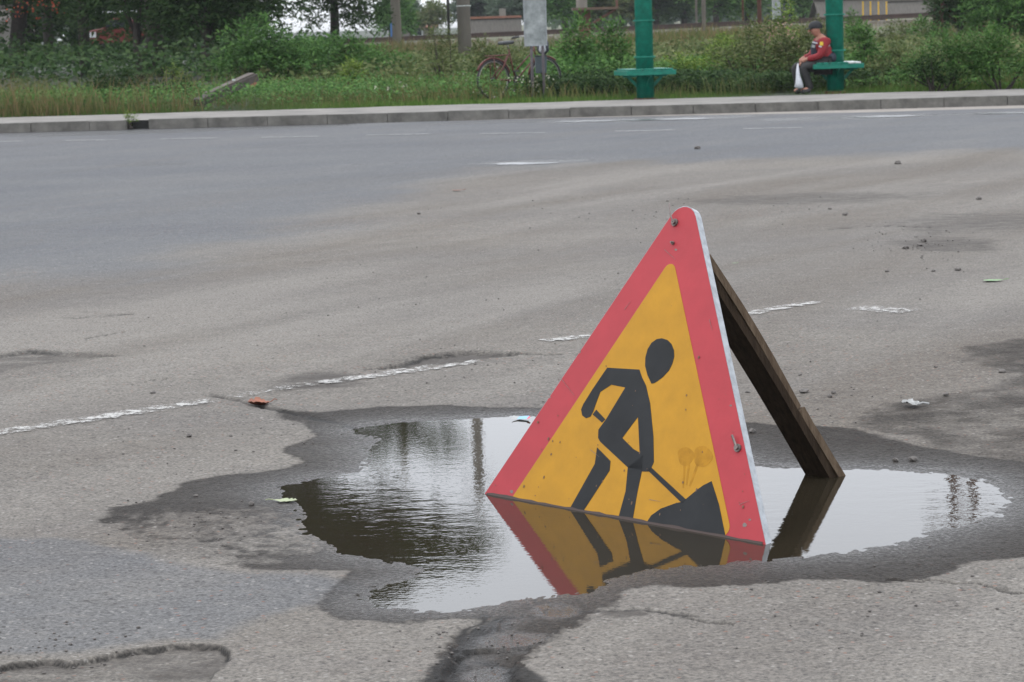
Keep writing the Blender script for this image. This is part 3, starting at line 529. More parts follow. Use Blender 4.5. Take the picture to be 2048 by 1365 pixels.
# wooden prop behind the sign
prr = empty('wooden_prop', tuple(gp(1640, 955)), label='long dark wooden plank propping up the back of the roadworks sign', cat='plank')
top = S3(ap-(ap-(cl+crn)/2)*.09-np.array([.100, 0]), -.05)
bot = gp(1639, 951); ax = wnorm(top-bot); wdir = wnorm(se-ax*(se@ax)); td = wnorm(np.cross(ax, wdir)); td = td if td[1] > 0 else -td
bot2 = bot-ax*.12
def pln(b, t, hw, o0, o1, bend=0, n=6, jag=.0, sh=0., flare=0.):
    m = MB(); V = []; Fc = []
    for i in range(n+1):
        s = i/n; c = b+(t-b)*s+wdir*(sh+bend*math.sin(math.pi*s)); h = hw*(1+jag*random.uniform(-1, 1))+flare*(1-s)
        V += [c-wdir*h+td*o0, c+wdir*h+td*o0, c+wdir*h+td*o1, c-wdir*h+td*o1]
    for i in range(n):
        for k in range(4): Fc.append((4*i+k, 4*i+(k+1) % 4, 4*i+4+(k+1) % 4, 4*i+4+k))
    Fc += [(3, 2, 1, 0), (4*n, 4*n+1, 4*n+2, 4*n+3)]; return m.add(V, Fc)
def spt(s): return bot+(top-bot)*s
pln(bot2, spt(.86), .046, -.012, .012, .012, jag=.03).build('board', M['plank'], prr, True)
pln(bot2, spt(.245), .053, .013, .037, .0, jag=.03, sh=.004).build('back_board', M['wood'], prr, True)
pln(spt(.25), spt(.85), .046, .013, .036, .012, jag=.04, sh=.002).build('back_board', M['wood'], prr, True)
# ------------------------------------------------------------------ litter and stones on the asphalt
def stone(px, py, sz, label, m='stone', flat_=.6, z=None):
    p = gp(px, py); bm = bmesh.new(); bmesh.ops.create_icosphere(bm, subdivisions=2, radius=sz/2)
    r = random.Random(int(px*7+py)); st = (r.uniform(.8, 1.3), r.uniform(.7, 1.1), flat_)
    for v in bm.verts: f = 1+r.uniform(-.22, .22); v.co = Vector((v.co.x*st[0]*f, v.co.y*st[1]*f, v.co.z*st[2]*f))
    me = bpy.data.meshes.new('stone'); bm.to_mesh(me); bm.free(); o = link('stone', me, M[m], label=label, cat='stone', group='loose stones on the asphalt')
    o.location = (p[0], p[1], (gh(p[0], p[1]) if z is None else z)+sz*flat_*.35); o.rotation_euler = (0, 0, r.uniform(0, 6)); return o
for a in [(307, 799, .020, 'dark lone pebble above the white line at the left'), (379, 882, .022, 'dark broken pebble below the white line at the left'), (462, 879, .014, 'small grey pebble between the white line and the puddle'), (503, 1014, .024, 'pinkish grey stone beside the pale leaf at the puddle edge'),
          (392, 998, .014, 'small grey stone on the dark wet lobe left of the puddle'), (1608, 796, .030, 'dark flat stone just right of the wooden prop'), (1667, 799, .020, 'upper stone of the pair right of the wooden prop'), (1660, 805, .022, 'lower stone of the pair right of the wooden prop'), (1504, 870, .026, 'dark stone between the sign and the wooden prop'),
          (1495, 794, .016, 'small brown stone close to the right rim of the sign'), (1600, 763, .015, 'small stone near the middle of the wooden prop'), (1826, 925, .026, 'dark stone above the far edge of the right pool'), (1791, 926, .020, 'smaller stone beside the dark stone above the right pool'), (1892, 806, .026, 'dark stone above and right of the crumpled paper'),
          (2004, 761, .028, 'stone in the damp patch at the right edge'), (1872, 750, .016, 'small dark stone left of the damp patch'), (1690, 440, .035, 'long dark clod far back right of the sign tip'), (1660, 427, .025, 'small clod far back right of the sign tip'), (1916, 555, .030, 'dark stone left of the green leaf'), (1867, 556, .022, 'smaller stone left of the green leaf'),
          (1774, 557, .020, 'tiny stone far left of the green leaf'), (1848, 496, .045, 'dark clod in the muddy patch at right'), (1840, 504, .030, 'pale clod in the muddy patch at right'), (1812, 510, .045, 'greenish clod at the rim of the muddy patch'), (1958, 407, .04, 'dark clod on the far right asphalt'), (1335, 409, .018, 'clod just above the tip of the sign'), (1395, 300, .06, 'lone dark clod on the far carriageway'), (1796, 330, .06, 'lone dark clod far back in front of the seated man'), (838, 436, .03, 'tiny stone in the middle of the empty asphalt')]: stone(*a)
def leaf(px, py, ln, wd, rz, mt, label, curl=.3, jag=0):
    p = gp(px, py); n = 12; V = []; Fc = []; r = random.Random(int(px))
    for i in range(n+1):
        s = i/n; h = wd/2*math.sin(math.pi*min(1, s*1.05)**.8 if s < .95 else math.pi*.985)*(1+jag*(r.uniform(-.6, .4) if i % 2 else .3)); x = (s-.5)*ln; zc = curl*ln*(s-.5)**2*2
        V += [(x, -h, zc+h*curl*1.2), (x, 0, zc), (x, h, zc+h*curl*1.2)]
    for i in range(n):
        for k in range(2): a = 3*i+k; Fc.append((a, a+1, a+4, a+3))
    m = MB(); m.add(V, Fc); root = empty('fallen_leaf', (p[0], p[1], max(0, gh(p[0], p[1]))+.006), rz, label=label, cat='leaf')
    o = m.build('blade', M[mt], root, smooth=True)
    m = MB(); m.tube([(ln*.45, 0, curl*ln*.4), (ln*.62, .004, curl*ln*.75), (ln*.72, .01, curl*ln*.6)], .0015, 4); m.build('stalk', M[mt], root)
leaf(520, 817, .085, .10, .1, 'leafbrown', 'curled reddish brown dead leaf lying beside the puddle crack', .32, .5)
leaf(570, 1006, .075, .05, 2.9, 'leafpale', 'pale green leaf lying at the left tip of the puddle', .08, .6)
leaf(1988, 577, .11, .07, .2, 'leafgreen', 'bright green leaf lying on the asphalt at far right', .05, .2)
leaf(915, 386, .10, .06, .3, 'leafbrown', 'small brown leaf far back on the empty asphalt', .1, .3)
leaf(1470, 541, .03, .02, .3, 'leafgreen', 'tiny green leaf scrap between sign and wooden prop', .1, .3)
p = gp(1822, 827); root = empty('paper_scrap', (p[0], p[1], gh(p[0], p[1])+.004), .2, label='crumpled white paper scrap on the damp asphalt at right', cat='paper')
m = MB(); V = []; r = random.Random(5); n = 6
for i in range(n+1):
    for j in range(n+1): V.append(((i/n-.5)*.04+r.uniform(-.002, .002), (j/n-.5)*.07, .008+r.uniform(0, .012)))
m.add(V, [(i*(n+1)+j, (i+1)*(n+1)+j, (i+1)*(n+1)+j+1, i*(n+1)+j+1) for i in range(n) for j in range(n)]); m.build('sheet', M['paper'], root)
m = MB(); m.tube([(.015, -.01, .006), (.04, 0, .010), (.062, -.004, .006)], .004, 5); m.build('torn_corner', M['paper'], root)
p = gp(1042, 839); root = empty('candy_wrapper', (p[0], p[1], .003), -.1, label='blue, white and red candy wrapper floating at the far puddle edge', cat='wrapper')
m = MB(); m.add([(-.012, -.02, .001), (.022, -.03, .003), (.026, .02, .006), (-.008, .03, .002)], [(0, 1, 2, 3)]); m.build('wrapper_body', M['blue'], root)
m = MB(); m.add([(-.03, -.03, .003), (-.012, -.02, .001), (-.008, .03, .002), (-.028, .025, .007)], [(0, 1, 2, 3)]); m.build('wrapper_end', M['paper'], root)
m = MB(); m.add([(.022, -.04, .003), (.034, -.04, .007), (.032, .0, .008), (.024, -.0, .004)], [(0, 1, 2, 3)]); m.build('wrapper_end', M['pinkred'], root)

# gravel crumbs spread on the asphalt (nobody could count them)
V = []; Fc = []; oc = [(1, 0, 0), (0, 1, 0), (-1, 0, 0), (0, -1, 0), (0, 0, 1), (0, 0, -1)]; of = [(0, 1, 4), (1, 2, 4), (2, 3, 4), (3, 0, 4), (1, 0, 5), (2, 1, 5), (3, 2, 5), (0, 3, 5)]
zones = [(1300, 430, 700, 60, 160), (1850, 500, 160, 40, 160), (900, 740, 260, 30, 60), (1600, 810, 250, 60, 80), (400, 1050, 220, 50, 110), (150, 1320, 250, 50, 90), (1000, 1300, 200, 60, 90), (1700, 1200, 350, 130, 80), (1200, 620, 900, 200, 200), (400, 900, 400, 60, 60)]
PX = []; 
for x0, y0, rx, ry, n in zones:
    for _ in range(n): PX.append((random.gauss(x0, rx*.5), max(300, random.gauss(y0, ry*.5))))
PX = [p for p in PX if p[1] < 1400]; W = np.array([gp(*p) for p in PX]); hgt = ground_fields(W[:, :1].copy(), W[:, 1:2].copy())[0].ravel(); insd = sdpoly(W[:, 0], W[:, 1], WATER) < .02
for i, p in enumerate(W):
    if insd[i]: continue
    if i % 2: continue
    s = random.uniform(.002, .0055)*(1+max(0, p[1]-9)*.05); o = len(V)
    for v in oc: V.append((p[0]+v[0]*s*random.uniform(.7, 1.3), p[1]+v[1]*s*random.uniform(.7, 1.3), hgt[i]+s*.4+v[2]*s*.7))
    Fc += [tuple(a+o for a in f) for f in of]
link('grit', npmesh('grit', V, Fc), M['stone'], kind='stuff', label='small dark grit scattered over the asphalt', cat='grit')

# ------------------------------------------------------------------ vegetation builders
def leafcloud(P, D, Nn, Ln, Wd):                         # kite-shaped leaves: base, two sides, tip
    D = D/(np.linalg.norm(D, axis=1, keepdims=True)+1e-9); S = np.cross(D, Nn); S /= (np.linalg.norm(S, axis=1, keepdims=True)+1e-9); U = np.cross(S, D)
    Ln = Ln[:, None]; Wd = Wd[:, None]; V = np.stack([P, P+D*Ln*.45+S*Wd*.5, P+D*Ln-U*Ln*.12, P+D*Ln*.45-S*Wd*.5], 1).reshape(-1, 3)
    return V, np.arange(len(V)).reshape(-1, 4)
def foliage(lobes, ntw, per, leaf, seed, droop=.25, shell=.55, asp=.42, up=.25):
    g = np.random.default_rng(seed); lobes = np.array(lobes, float); wts = (lobes[:, 3]*lobes[:, 5])**1.0; wts /= wts.sum(); k = g.choice(len(lobes), ntw, p=wts)
    d = g.normal(size=(ntw, 3)); d /= np.linalg.norm(d, axis=1, keepdims=True); d[:, 2] = np.where(d[:, 2] < -.35, -d[:, 2], d[:, 2])
    r = shell+(1-shell)*g.random(ntw)**.7; c = lobes[k, :3]; P = c+d*lobes[k, 3:6]*r[:, None]
    T = d+g.normal(size=(ntw, 3))*.45; T[:, 2] += up; T /= np.linalg.norm(T, axis=1, keepdims=True)
    Ps = []; Ds = []; Ns = []; Ls = []
    for i in range(per):
        s = (i+.6)/per; side = 1 if i % 2 else -1; q = P+T*(leaf*2.4*s); q[:, 2] -= droop*leaf*2.4*s*s
        sidev = np.cross(T, np.tile([0, 0, 1.], (ntw, 1))); sidev /= np.linalg.norm(sidev, axis=1, keepdims=True)+1e-6
        D = T*.65+sidev*side*.8+g.normal(size=(ntw, 3))*.25; D[:, 2] -= droop
        if i == per-1: D = T+g.normal(size=(ntw, 3))*.2
        Ps.append(q); Ds.append(D); nn = np.tile([0, 0, 1.], (ntw, 1))+d*.6+g.normal(size=(ntw, 3))*.45; Ns.append(nn); Ls.append(leaf*g.uniform(.65, 1.25, ntw))
    P = np.concatenate(Ps); D = np.concatenate(Ds); Nn = np.concatenate(Ns); Ln = np.concatenate(Ls); return leafcloud(P, D, Nn, Ln, Ln*asp)
def lobes_in(w_, dp, h, n, seed, z0=.0, top=.9, size=.36):   # n clumps filling a mound of half width w_, half depth dp, height h
    g = random.Random(seed); out = []
    for i in range(n):
        a = g.uniform(0, 6.283); r = g.random()**.5; x = math.cos(a)*r; y = math.sin(a)*r; zt = z0+(h-z0)*max(.15, (1-.6*r*r)*(1. if i == 0 else g.uniform(.55, 1.05))); s = g.uniform(.6, 1.1)*size
        out.append((x*w_*.8, y*dp*.8, zt*.66*top, w_*s, dp*s, max(.16*h, zt*.40)))
    return out
def shrub(name, px, py, wpx, toppx0, label, kind='mid', leaf=.075, dens=1., cat='bush', group=None, seed=0, n=9, dpf=.8, stems=6, per=5, Y=None, **kw):
    toppx = toppx0-.16*(py-toppx0) if Y is None else toppx0; b = gp(px, py, ZK) if Y is None else pd(px, py, Y)
    Yb = b[1]; zb = float(tz(b[0], Yb)); sc = Yb/FPX; w_ = wpx*sc/2; h = max(.3, H+(hz(px)-toppx)*sc-zb)
    root = empty(name, (b[0], b[1]+w_*.3, zb), 0, label=label, cat=cat, group=group)
    lb = lobes_in(w_, w_*dpf, h, n, seed); area = w_*h; nt_ = int(dens*area*520*(.075/leaf)**1.6); nt_ = min(nt_, 9000)
    V, Fc = foliage(lb, nt_, per, leaf, seed, **kw); V[:, 2] = np.maximum(V[:, 2], .0); link('foliage', npmesh('foliage', V, Fc), ML[kind], root)
    g = random.Random(seed); m = MB()
    for i in range(stems):
        l = lb[i % len(lb)]; m.tube([(l[0]*.25, l[1]*.25, 0), (l[0]*.6+g.uniform(-.05, .05), l[1]*.6, l[2]*.5), (l[0], l[1], l[2]+l[5]*.5)], [.022, .015, .006], 5)
    m.build('stems', M['bark'], root); return root
def blades(P, Hh, Wd, lean, seed):
    g = np.random.default_rng(seed); n = len(P); a = g.uniform(0, 6.283, n); side = np.stack([np.cos(a), np.sin(a), 0*a], 1); ld = g.normal(size=(n, 3))*lean; ld[:, 2] = 0
    b = P; m1 = P+ld*.35*Hh[:, None]+np.array([0, 0, 1.])*(Hh*.55)[:, None]; t = P+ld*Hh[:, None]+np.array([0, 0, 1.])*Hh[:, None]*.96; W = Wd[:, None]*.5
    V = np.stack([b-side*W, b+side*W, m1+side*W*.75, m1-side*W*.75, t+side*W*.12, t-side*W*.12], 1).reshape(-1, 3); i = np.arange(n)[:, None]*6
    return V, np.concatenate([i+np.array([[0, 1, 2, 3]]), i+np.array([[3, 2, 4, 5]])], 0)
def grassfield(name, n, pxr, Yr_, hr, kind, label, seed, wd=.012, lean=.25, mask=None, offset=0.):
    g = np.random.default_rng(seed); px = g.uniform(pxr[0], pxr[1], n); t = g.random(n); x = np.zeros(n); y = Yr_[0]+(Yr_[1]-Yr_[0])*t
    x = (px-1024)/FPX*y*1.01; dk = (KL[1]+kn[1]*3.2+(x-KL[0])*kd[1]/kd[0])+offset+fbm(x*1.4, x*0+seed, 3)*.5; y = np.maximum(y, dk+g.random(n)*.5) if offset is not None else y
    hn = (fbm(x*.5+seed, y*.5, 4)+.5); hgt_ = (hr[0]+(hr[1]-hr[0])*g.random(n)**1.3)*(.5+hn)
    if mask is not None: k = mask(px, y, hn, g.random(n)); x, y, hgt_ = x[k], y[k], hgt_[k]
    P = np.stack([x, y, tz(x, y)-.01], 1); V, Fc = blades(P, hgt_, wd*g.uniform(.6, 1.4, len(P)), lean, seed)
    return link(name, npmesh(name, V, Fc), ML[kind], kind='stuff', label=label, cat='grass')
# near strip of the verge
grassfield('short_grass', 26000, (-150, 2200), (38, 42), (.05, .14), 'grass', 'short green grass along the back of the footway', 1, .012)
grassfield('verge_grass', 26000, (-250, 2300), (39, 50), (.12, .42), 'mixg', 'knee high mixed grass covering the verge', 2, .014)
grassfield('dry_grass', 9500, (-150, 520), (38.5, 47), (.15, .7), 'dry', 'tall straw coloured dry grass at the left of the verge', 3, .012, .28, mask=lambda p, y, h, r: (r < 1.1-np.maximum(0, p+60)/560) & (h > .44+.2*(r-.5)))
grassfield('dry_grass', 2200, (560, 1000), (40, 44), (.12, .34), 'dry', 'tufts of reddish dry grass left of the bicycle', 5, .012, .3, mask=lambda p, y, h, r: h > .5)
grassfield('bank_grass', 14000, (700, 2200), (60, 104), (.2, .55), 'dry', 'tall dry grass on the slope below the railway', 6, .03, .25, offset=0)
grassfield('bank_grass', 14000, (560, 2200), (52, 104), (.2, .5), 'mixg', 'green weeds and grass on the slope below the railway', 7, .035, .25, offset=0)
# creeping ground cover behind the posts
def groundcover(name, pxr, Yb, n, leaf, kind, label, seed, hmax=.3, off=.1):
    g = np.random.default_rng(seed); px = g.uniform(*pxr, n); y = Yb[0]+(Yb[1]-Yb[0])*g.random(n); x = (px-1024)/FPX*y
    dk = (KL[1]+kn[1]*3.2+(x-KL[0])*kd[1]/kd[0])+off; y = np.maximum(y, dk+g.random(n)*.6); hh_ = hmax*(.25+1.3*(fbm(x*1.1+seed, y*1.1, 4)+.5)); z = tz(x, y)+hh_*g.random(n)**.5
    P = np.stack([x, y, z], 1); D = g.normal(size=(n, 3)); D[:, 2] *= .5; Nn = g.normal(size=(n, 3))*.5+[0, -.35, 1]; Ln = leaf*g.uniform(.6, 1.3, n); V, Fc = leafcloud(P, D, Nn, Ln, Ln*.65)
    return link(name, npmesh(name, V, Fc), ML[kind], kind='stuff', label=label, cat='ground cover')
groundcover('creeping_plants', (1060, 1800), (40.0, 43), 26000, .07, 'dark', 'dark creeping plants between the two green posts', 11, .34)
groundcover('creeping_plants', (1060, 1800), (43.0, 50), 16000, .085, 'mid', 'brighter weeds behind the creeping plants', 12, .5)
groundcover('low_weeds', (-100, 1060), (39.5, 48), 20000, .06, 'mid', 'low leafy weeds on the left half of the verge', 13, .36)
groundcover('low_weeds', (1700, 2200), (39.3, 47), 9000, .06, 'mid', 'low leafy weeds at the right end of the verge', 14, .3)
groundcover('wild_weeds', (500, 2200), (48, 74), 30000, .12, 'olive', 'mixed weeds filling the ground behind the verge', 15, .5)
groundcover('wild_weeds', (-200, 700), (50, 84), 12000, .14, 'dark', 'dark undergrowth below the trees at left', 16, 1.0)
# shrubs: (px, base y, width px, top y)
shrub('elder_bush', 545, 186, 270, 30, 'large leafy elder bush right of the leaning beam', 'mid', .105, 1.5, seed=21, n=16, dpf=.6, droop=.5)
shrub('elder_bush', 465, 176, 120, 95, 'darker bush lobe directly above the leaning beam', 'mid', .10, 1.3, seed=22, n=8)
shrub('elder_bush', 668, 178, 190, 50, 'leafy bush on the right shoulder of the large elder', 'mid', .10, 1.4, seed=23, n=12)
shrub('box_elder_sapling', 700, 192, 64, 122, 'yellow green sapling in front of the elder bush', 'yel', .07, 1.1, cat='sapling', seed=24, n=5, stems=4)
shrub('leafy_weed', 780, 172, 120, 92, 'light green leafy weeds below the railway at left', 'mid', .08, 1.2, seed=25, n=9)
shrub('leafy_weed', 350, 186, 60, 134, 'bright yellow green weed in the shade of the left trees', 'yel', .07, 1.1, cat='weed', seed=26, n=5)
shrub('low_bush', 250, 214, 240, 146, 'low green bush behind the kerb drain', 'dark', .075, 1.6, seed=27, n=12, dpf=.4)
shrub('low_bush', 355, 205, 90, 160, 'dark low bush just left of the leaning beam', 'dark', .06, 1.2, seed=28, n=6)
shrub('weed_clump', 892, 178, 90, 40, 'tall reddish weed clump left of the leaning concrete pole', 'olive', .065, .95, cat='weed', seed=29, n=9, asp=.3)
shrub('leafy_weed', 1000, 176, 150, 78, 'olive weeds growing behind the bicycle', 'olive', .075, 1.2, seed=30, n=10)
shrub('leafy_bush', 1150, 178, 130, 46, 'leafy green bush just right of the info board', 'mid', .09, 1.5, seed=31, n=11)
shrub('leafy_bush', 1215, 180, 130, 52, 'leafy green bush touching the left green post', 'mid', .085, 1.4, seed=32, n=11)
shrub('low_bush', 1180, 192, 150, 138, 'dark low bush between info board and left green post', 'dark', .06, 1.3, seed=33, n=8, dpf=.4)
shrub('weed_thicket', 1420, 176, 180, 88, 'yellow green weed thicket right of the left green post', 'yel', .075, 1.2, seed=34, n=12)
shrub('weed_thicket', 1510, 176, 170, 42, 'tall green weed thicket in the middle between the green posts', 'olive', .08, 1.3, seed=35, n=12)
shrub('weed_thicket', 1590, 176, 130, 62, 'weed thicket behind the seated man', 'olive', .075, 1.3, seed=36, n=10)
shrub('weed_thicket', 1570, 0, 90, -8, 'light green willow weeds sticking up in front of the railway', 'yel', .10, .9, seed=37, n=8, Y=60)
shrub('leafy_weed', 1735, 172, 100, 36, 'green weed bush just right of the right green post', 'mid', .085, 1.1, seed=38, n=8)
shrub('leafy_weed', 1800, 174, 140, 96, 'olive brown weeds right of the right bench', 'olive', .07, 1.2, seed=39, n=9)
shrub('dense_bush', 1905, 180, 210, 66, 'dense dark green bush near the right edge, lower left lobe', 'mid', .07, 1.8, seed=40, n=16, dpf=.5, asp=.34)
shrub('dense_bush', 2010, 178, 200, 56, 'dense dark green bush cut by the right photo edge', 'mid', .07, 1.7, seed=41, n=14, dpf=.5, asp=.34)
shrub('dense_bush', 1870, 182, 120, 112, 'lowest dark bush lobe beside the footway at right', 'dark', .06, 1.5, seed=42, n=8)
shrub('weed_clump', 60, 214, 120, 158, 'grey green weed clump at the foot of the leaning trunk tree', 'olive', .05, 1.0, cat='weed', seed=45, n=9, asp=.3)
shrub('weed_clump', 150, 222, 110, 170, 'small weed clump between the dry grass tufts left of the drain', 'mid', .05, .9, cat='weed', seed=46, n=8, asp=.3)
shrub('weed_clump', 620, 196, 90, 140, 'upright reedy weeds in front of the elder bush', 'olive', .06, 1.0, cat='weed', seed=47, n=7, asp=.22)
shrub('slope_bush', 1712, 0, 60, 18, 'small bush on the slope just right of the right green post', 'mid', .09, 1.3, seed=48, n=6, Y=64)
shrub('slope_bush', 1790, 0, 90, 34, 'wide low bush on the slope under the farther grey roof', 'olive', .10, 1.3, seed=49, n=7, Y=70)
shrub('slope_bush', 1862, 0, 90, 28, 'bush on the slope just left of the lattice mast', 'mid', .10, 1.3, seed=50, n=7, Y=68)
shrub('slope_bush', 1452, 0, 90, 56, 'bush on the slope below the twin far posts', 'yel', .09, 1.2, seed=51, n=7, Y=62)
shrub('slope_bush', 1630, 0, 70, 40, 'bush on the slope behind the head of the seated man', 'olive', .09, 1.2, seed=52, n=6, Y=66)
shrub('drain_weed', 224, 262, 22, 240, 'small weed sprouting from the kerb drain opening', 'yel', .03, 1.4, cat='weed', seed=43, n=3, stems=2, dpf=.4).location = (*K(s_d0+.05, .03)[:2], .02)
# flowers and seed heads
def dots(name, px, py, rx, ry, n, size, kind, label, seed, Y):
    g = np.random.default_rng(seed); P = np.array([pd(px+g.normal()*rx*.5, py+g.normal()*ry*.5, Y+g.normal()*.5) for _ in range(n)]); P[:, 2] = np.maximum(P[:, 2], ZK+.04)
    V, Fc = leafcloud(P, g.normal(size=(n, 3)), g.normal(size=(n, 3)), np.full(n, size), np.full(n, size)); return link(name, npmesh(name, V, Fc), ML[kind], kind='stuff', label=label, cat='flowers')
dots('white_flowers', 1060, 165, 50, 18, 70, .032, 'flower', 'small white flowers at the foot of the info board', 51, 39.9)
dots('white_flowers', 960, 175, 130, 60, 40, .035, 'flower', 'scattered white flowers around the bicycle', 52, 40.6)
dots('pink_seed_heads', 1560, 70, 50, 26, 170, .05, 'pink', 'pale pink seed heads left of the seated man', 53, 46)
dots('pink_seed_heads', 1580, 105, 50, 30, 70, .045, 'pink', 'pale seed heads low behind the seated man', 54, 45)
dots('white_flowers', 780, 178, 40, 8, 16, .06, 'flower', 'pale flowers in the grass below the railway', 55, 41)

# ------------------------------------------------------------------ trees
def tree(name, px, Y, label, h, cr, cz, kind, seed, trunk=.18, lean=0., n=14, tw=2600, leaf=.17, per=5, lobes=None, fork=3, group=None, z=None, **kw):
    x = (px-1024)/FPX*Y; zb = float(tz(x, Y)) if z is None else z; root = empty(name, (x, Y, zb), 0, label=label, cat='tree', group=group)
    g = random.Random(seed); lb = [] if lobes is None else list(lobes)
    if lobes is None:
        for i in range(n):
            a = g.uniform(0, 6.283); u = g.uniform(-1, 1); r = math.sqrt(max(0, 1-u*u))*g.uniform(.45, .95); s = g.uniform(.28, .46)
            lb.append((lean*h+math.cos(a)*r*cr, math.sin(a)*r*cr, cz+u*(h-cz)*.78, cr*s, cr*s, (h-cz)*s*.9))
    m = MB(); tp = Vector((lean*h, 0, cz+(h-cz)*.5)); pts = [Vector((0, 0, -.2)), Vector((lean*h*.3+g.uniform(-.1, .1), 0, cz*.4)), Vector((lean*h*.7, g.uniform(-.1, .1), cz*.85)), tp]
    m.tube(pts, [trunk*1.15, trunk, trunk*.75, trunk*.25], 10)
    m.build('trunk', M['bark'], root, smooth=True); m = MB()
    for i in range(min(len(lb), fork+6)):
        l = lb[i]; s = g.uniform(.45, .9); b = pts[1].lerp(pts[3], s); e = Vector(l[:3]); m.tube([b, b.lerp(e, .5)+Vector((g.uniform(-.2, .2), g.uniform(-.2, .2), .15)), e], [trunk*.38, trunk*.22, .02], 6)
    m.build('limbs', M['bark'], root, smooth=True)
    V, Fc = foliage(lb, tw, per, leaf, seed, **kw); link('crown', npmesh('crown', V, Fc), ML[kind], root); return root
def X_(px, Y): return (px-1024)/FPX*Y
# left group: leaning trunk, two upright trunks, hanging crowns
tree('roadside_tree', 48, 74, 'leaning grey trunk tree at the far left edge', 13, 4.2, 6.5, 'dark', 61, .21, .085, tw=4600, leaf=.2)
tree('roadside_tree', 127, 82, 'second tree from the left with a thin upright dark trunk', 14, 4.0, 7, 'dark', 62, .17, .0, tw=4200, leaf=.2)
tree('roadside_tree', 195, 72, 'third tree from the left with a straight black trunk', 14, 4.0, 6.6, 'dark', 63, .15, .0, tw=4600, leaf=.19)
tree('broad_tree', 330, 68, 'broad dark tree with hanging branches left of the elder bush', 12.5, 4.4, 5.2, 'dark', 64, .25, .0, n=20, tw=7000, leaf=.17, droop=.6)
tree('low_dark_tree', 300, 62, 'low dark tree filling the shade above the dry grass', 0, 0, 2.0, 'dark', 65, .10, tw=4200, leaf=.14, lobes=[(-.4, 0, 1.9, 1.1, 1.0, 1.0), (.7, .3, 2.6, 1.2, 1.0, 1.2), (1.4, 0, 1.4, .8, .8, .9), (.2, .4, 3.6, 1.4, 1.2, 1.0), (1.9, .2, 2.6, .8, .9, 1.2), (-.9, .3, 2.9, .9, .8, .8)])
tree('low_dark_tree', 440, 60, 'low dark tree directly behind the elder bush', 0, 0, 2.0, 'dark', 66, .10, tw=3800, leaf=.14, lobes=[(-.4, 0, 1.6, .9, .9, 1.0), (.5, .3, 2.4, .9, .9, .8), (-.6, 0, 2.9, .9, .8, .9), (.9, .3, 1.5, .8, .8, .8), (.2, 0, 3.3, .9, .8, .6)])
for i, (px, lb_) in enumerate([(-10, 'far dark tree behind the leaning trunk at far left'), (90, 'far dark tree between the first two trunks'), (170, 'far dark tree between the second and third trunks'), (262, 'far dark tree right of the black trunk'), (350, 'far dark tree behind the broad hanging tree'), (470, 'far dark tree behind the elder bush')]):
    g_ = random.Random(i+50); tree('wood_tree', px, 112+i*3, lb_, 0, 0, 2, 'dark', 150+i, .16, tw=3600, leaf=.26, lobes=[(g_.uniform(-1.6, 1.6), g_.uniform(-1, 1), .9+q*.42, g_.uniform(.8, 1.3), 1.0, g_.uniform(.5, .8)) for q in range(9)], group='trees of the wood at left')
def xz(px, py, Y): p = pd(px, py, Y); return p[0], p[2]
# tall tree whose raised crown shows only in the puddle, plus the one hanging over the gap of sky
t0x = X_(500, 78)
def L3(Y, x0, lst):
    o = []
    for px, el, rx, rz in lst:
        if el > 600: el -= 2*H/Y*FPX; px -= 20
        x = (px-1024)/FPX*Y; o.append((x-x0, random.uniform(-1.5, 1.5), H+el/FPX*Y-.2, rx/FPX*Y, 1.4, rz/FPX*Y))
    return o
tree('tall_poplar', 500, 78, 'tall dark tree rising behind the elder bush', 17, 0, 8, 'dark', 67, .28, 0, tw=15000, leaf=.24, lobes=L3(78, t0x, [(620, 1010, 110, 70), (700, 960, 110, 50), (790, 1040, 110, 60), (880, 1000, 90, 45), (560, 940, 100, 60), (680, 1060, 120, 55), (470, 160, 110, 70), (520, 260, 90, 80), (430, 330, 120, 90), (520, 420, 110, 90), (470, 520, 130, 90), (540, 620, 120, 90), (480, 720, 130, 90), (570, 800, 120, 80), (500, 880, 150, 80), (620, 960, 120, 70), (700, 1000, 120, 60), (600, 1050, 150, 70), (780, 1010, 110, 45), (860, 1035, 100, 40), (930, 1050, 60, 35), (480, 1000, 120, 70), (700, 1090, 120, 60), (560, 60, 60, 50), (400, 60, 60, 60)]))
tree('birch_like_tree', 690, 92, 'tree with loose hanging foliage left of the leaning concrete pole', 0, 0, 4, 'dark', 68, .16, tw=6500, leaf=.17, droop=.7, lobes=L3(92, X_(690, 92), [(690, 20, 70, 45), (650, 75, 60, 45), (735, 70, 60, 45), (690, 130, 90, 60), (765, 20, 35, 30), (640, 220, 60, 60), (760, 180, 60, 60), (700, 300, 90, 80), (660, 420, 70, 70), (780, 480, 70, 60), (740, 600, 80, 80), (800, 740, 60, 60), (860, 790, 60, 45), (780, 810, 80, 40), (900, 810, 45, 40), (730, 5, 30, 25)]))
tree('poplar_tree', 803, 150, 'dark tree just right of the leaning concrete pole', 0, 0, 2, 'mid', 69, .15, tw=1500, leaf=.3, z=.6, lobes=L3(150, X_(803, 150), [(808, 0, 26, 26), (812, 35, 18, 22), (800, 60, 22, 20), (815, -8, 24, 16)]))
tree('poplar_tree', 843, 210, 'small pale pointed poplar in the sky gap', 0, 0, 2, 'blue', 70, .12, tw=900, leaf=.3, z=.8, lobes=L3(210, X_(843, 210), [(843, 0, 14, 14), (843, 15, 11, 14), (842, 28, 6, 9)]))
tree('far_shrub_tree', 880, 200, 'low far tree right of the pale pointed poplar', 0, 0, 2, 'olive', 71, .12, tw=700, leaf=.3, z=.8, lobes=L3(200, X_(880, 200), [(872, -6, 16, 12), (893, 0, 16, 18), (888, 14, 9, 10)]))
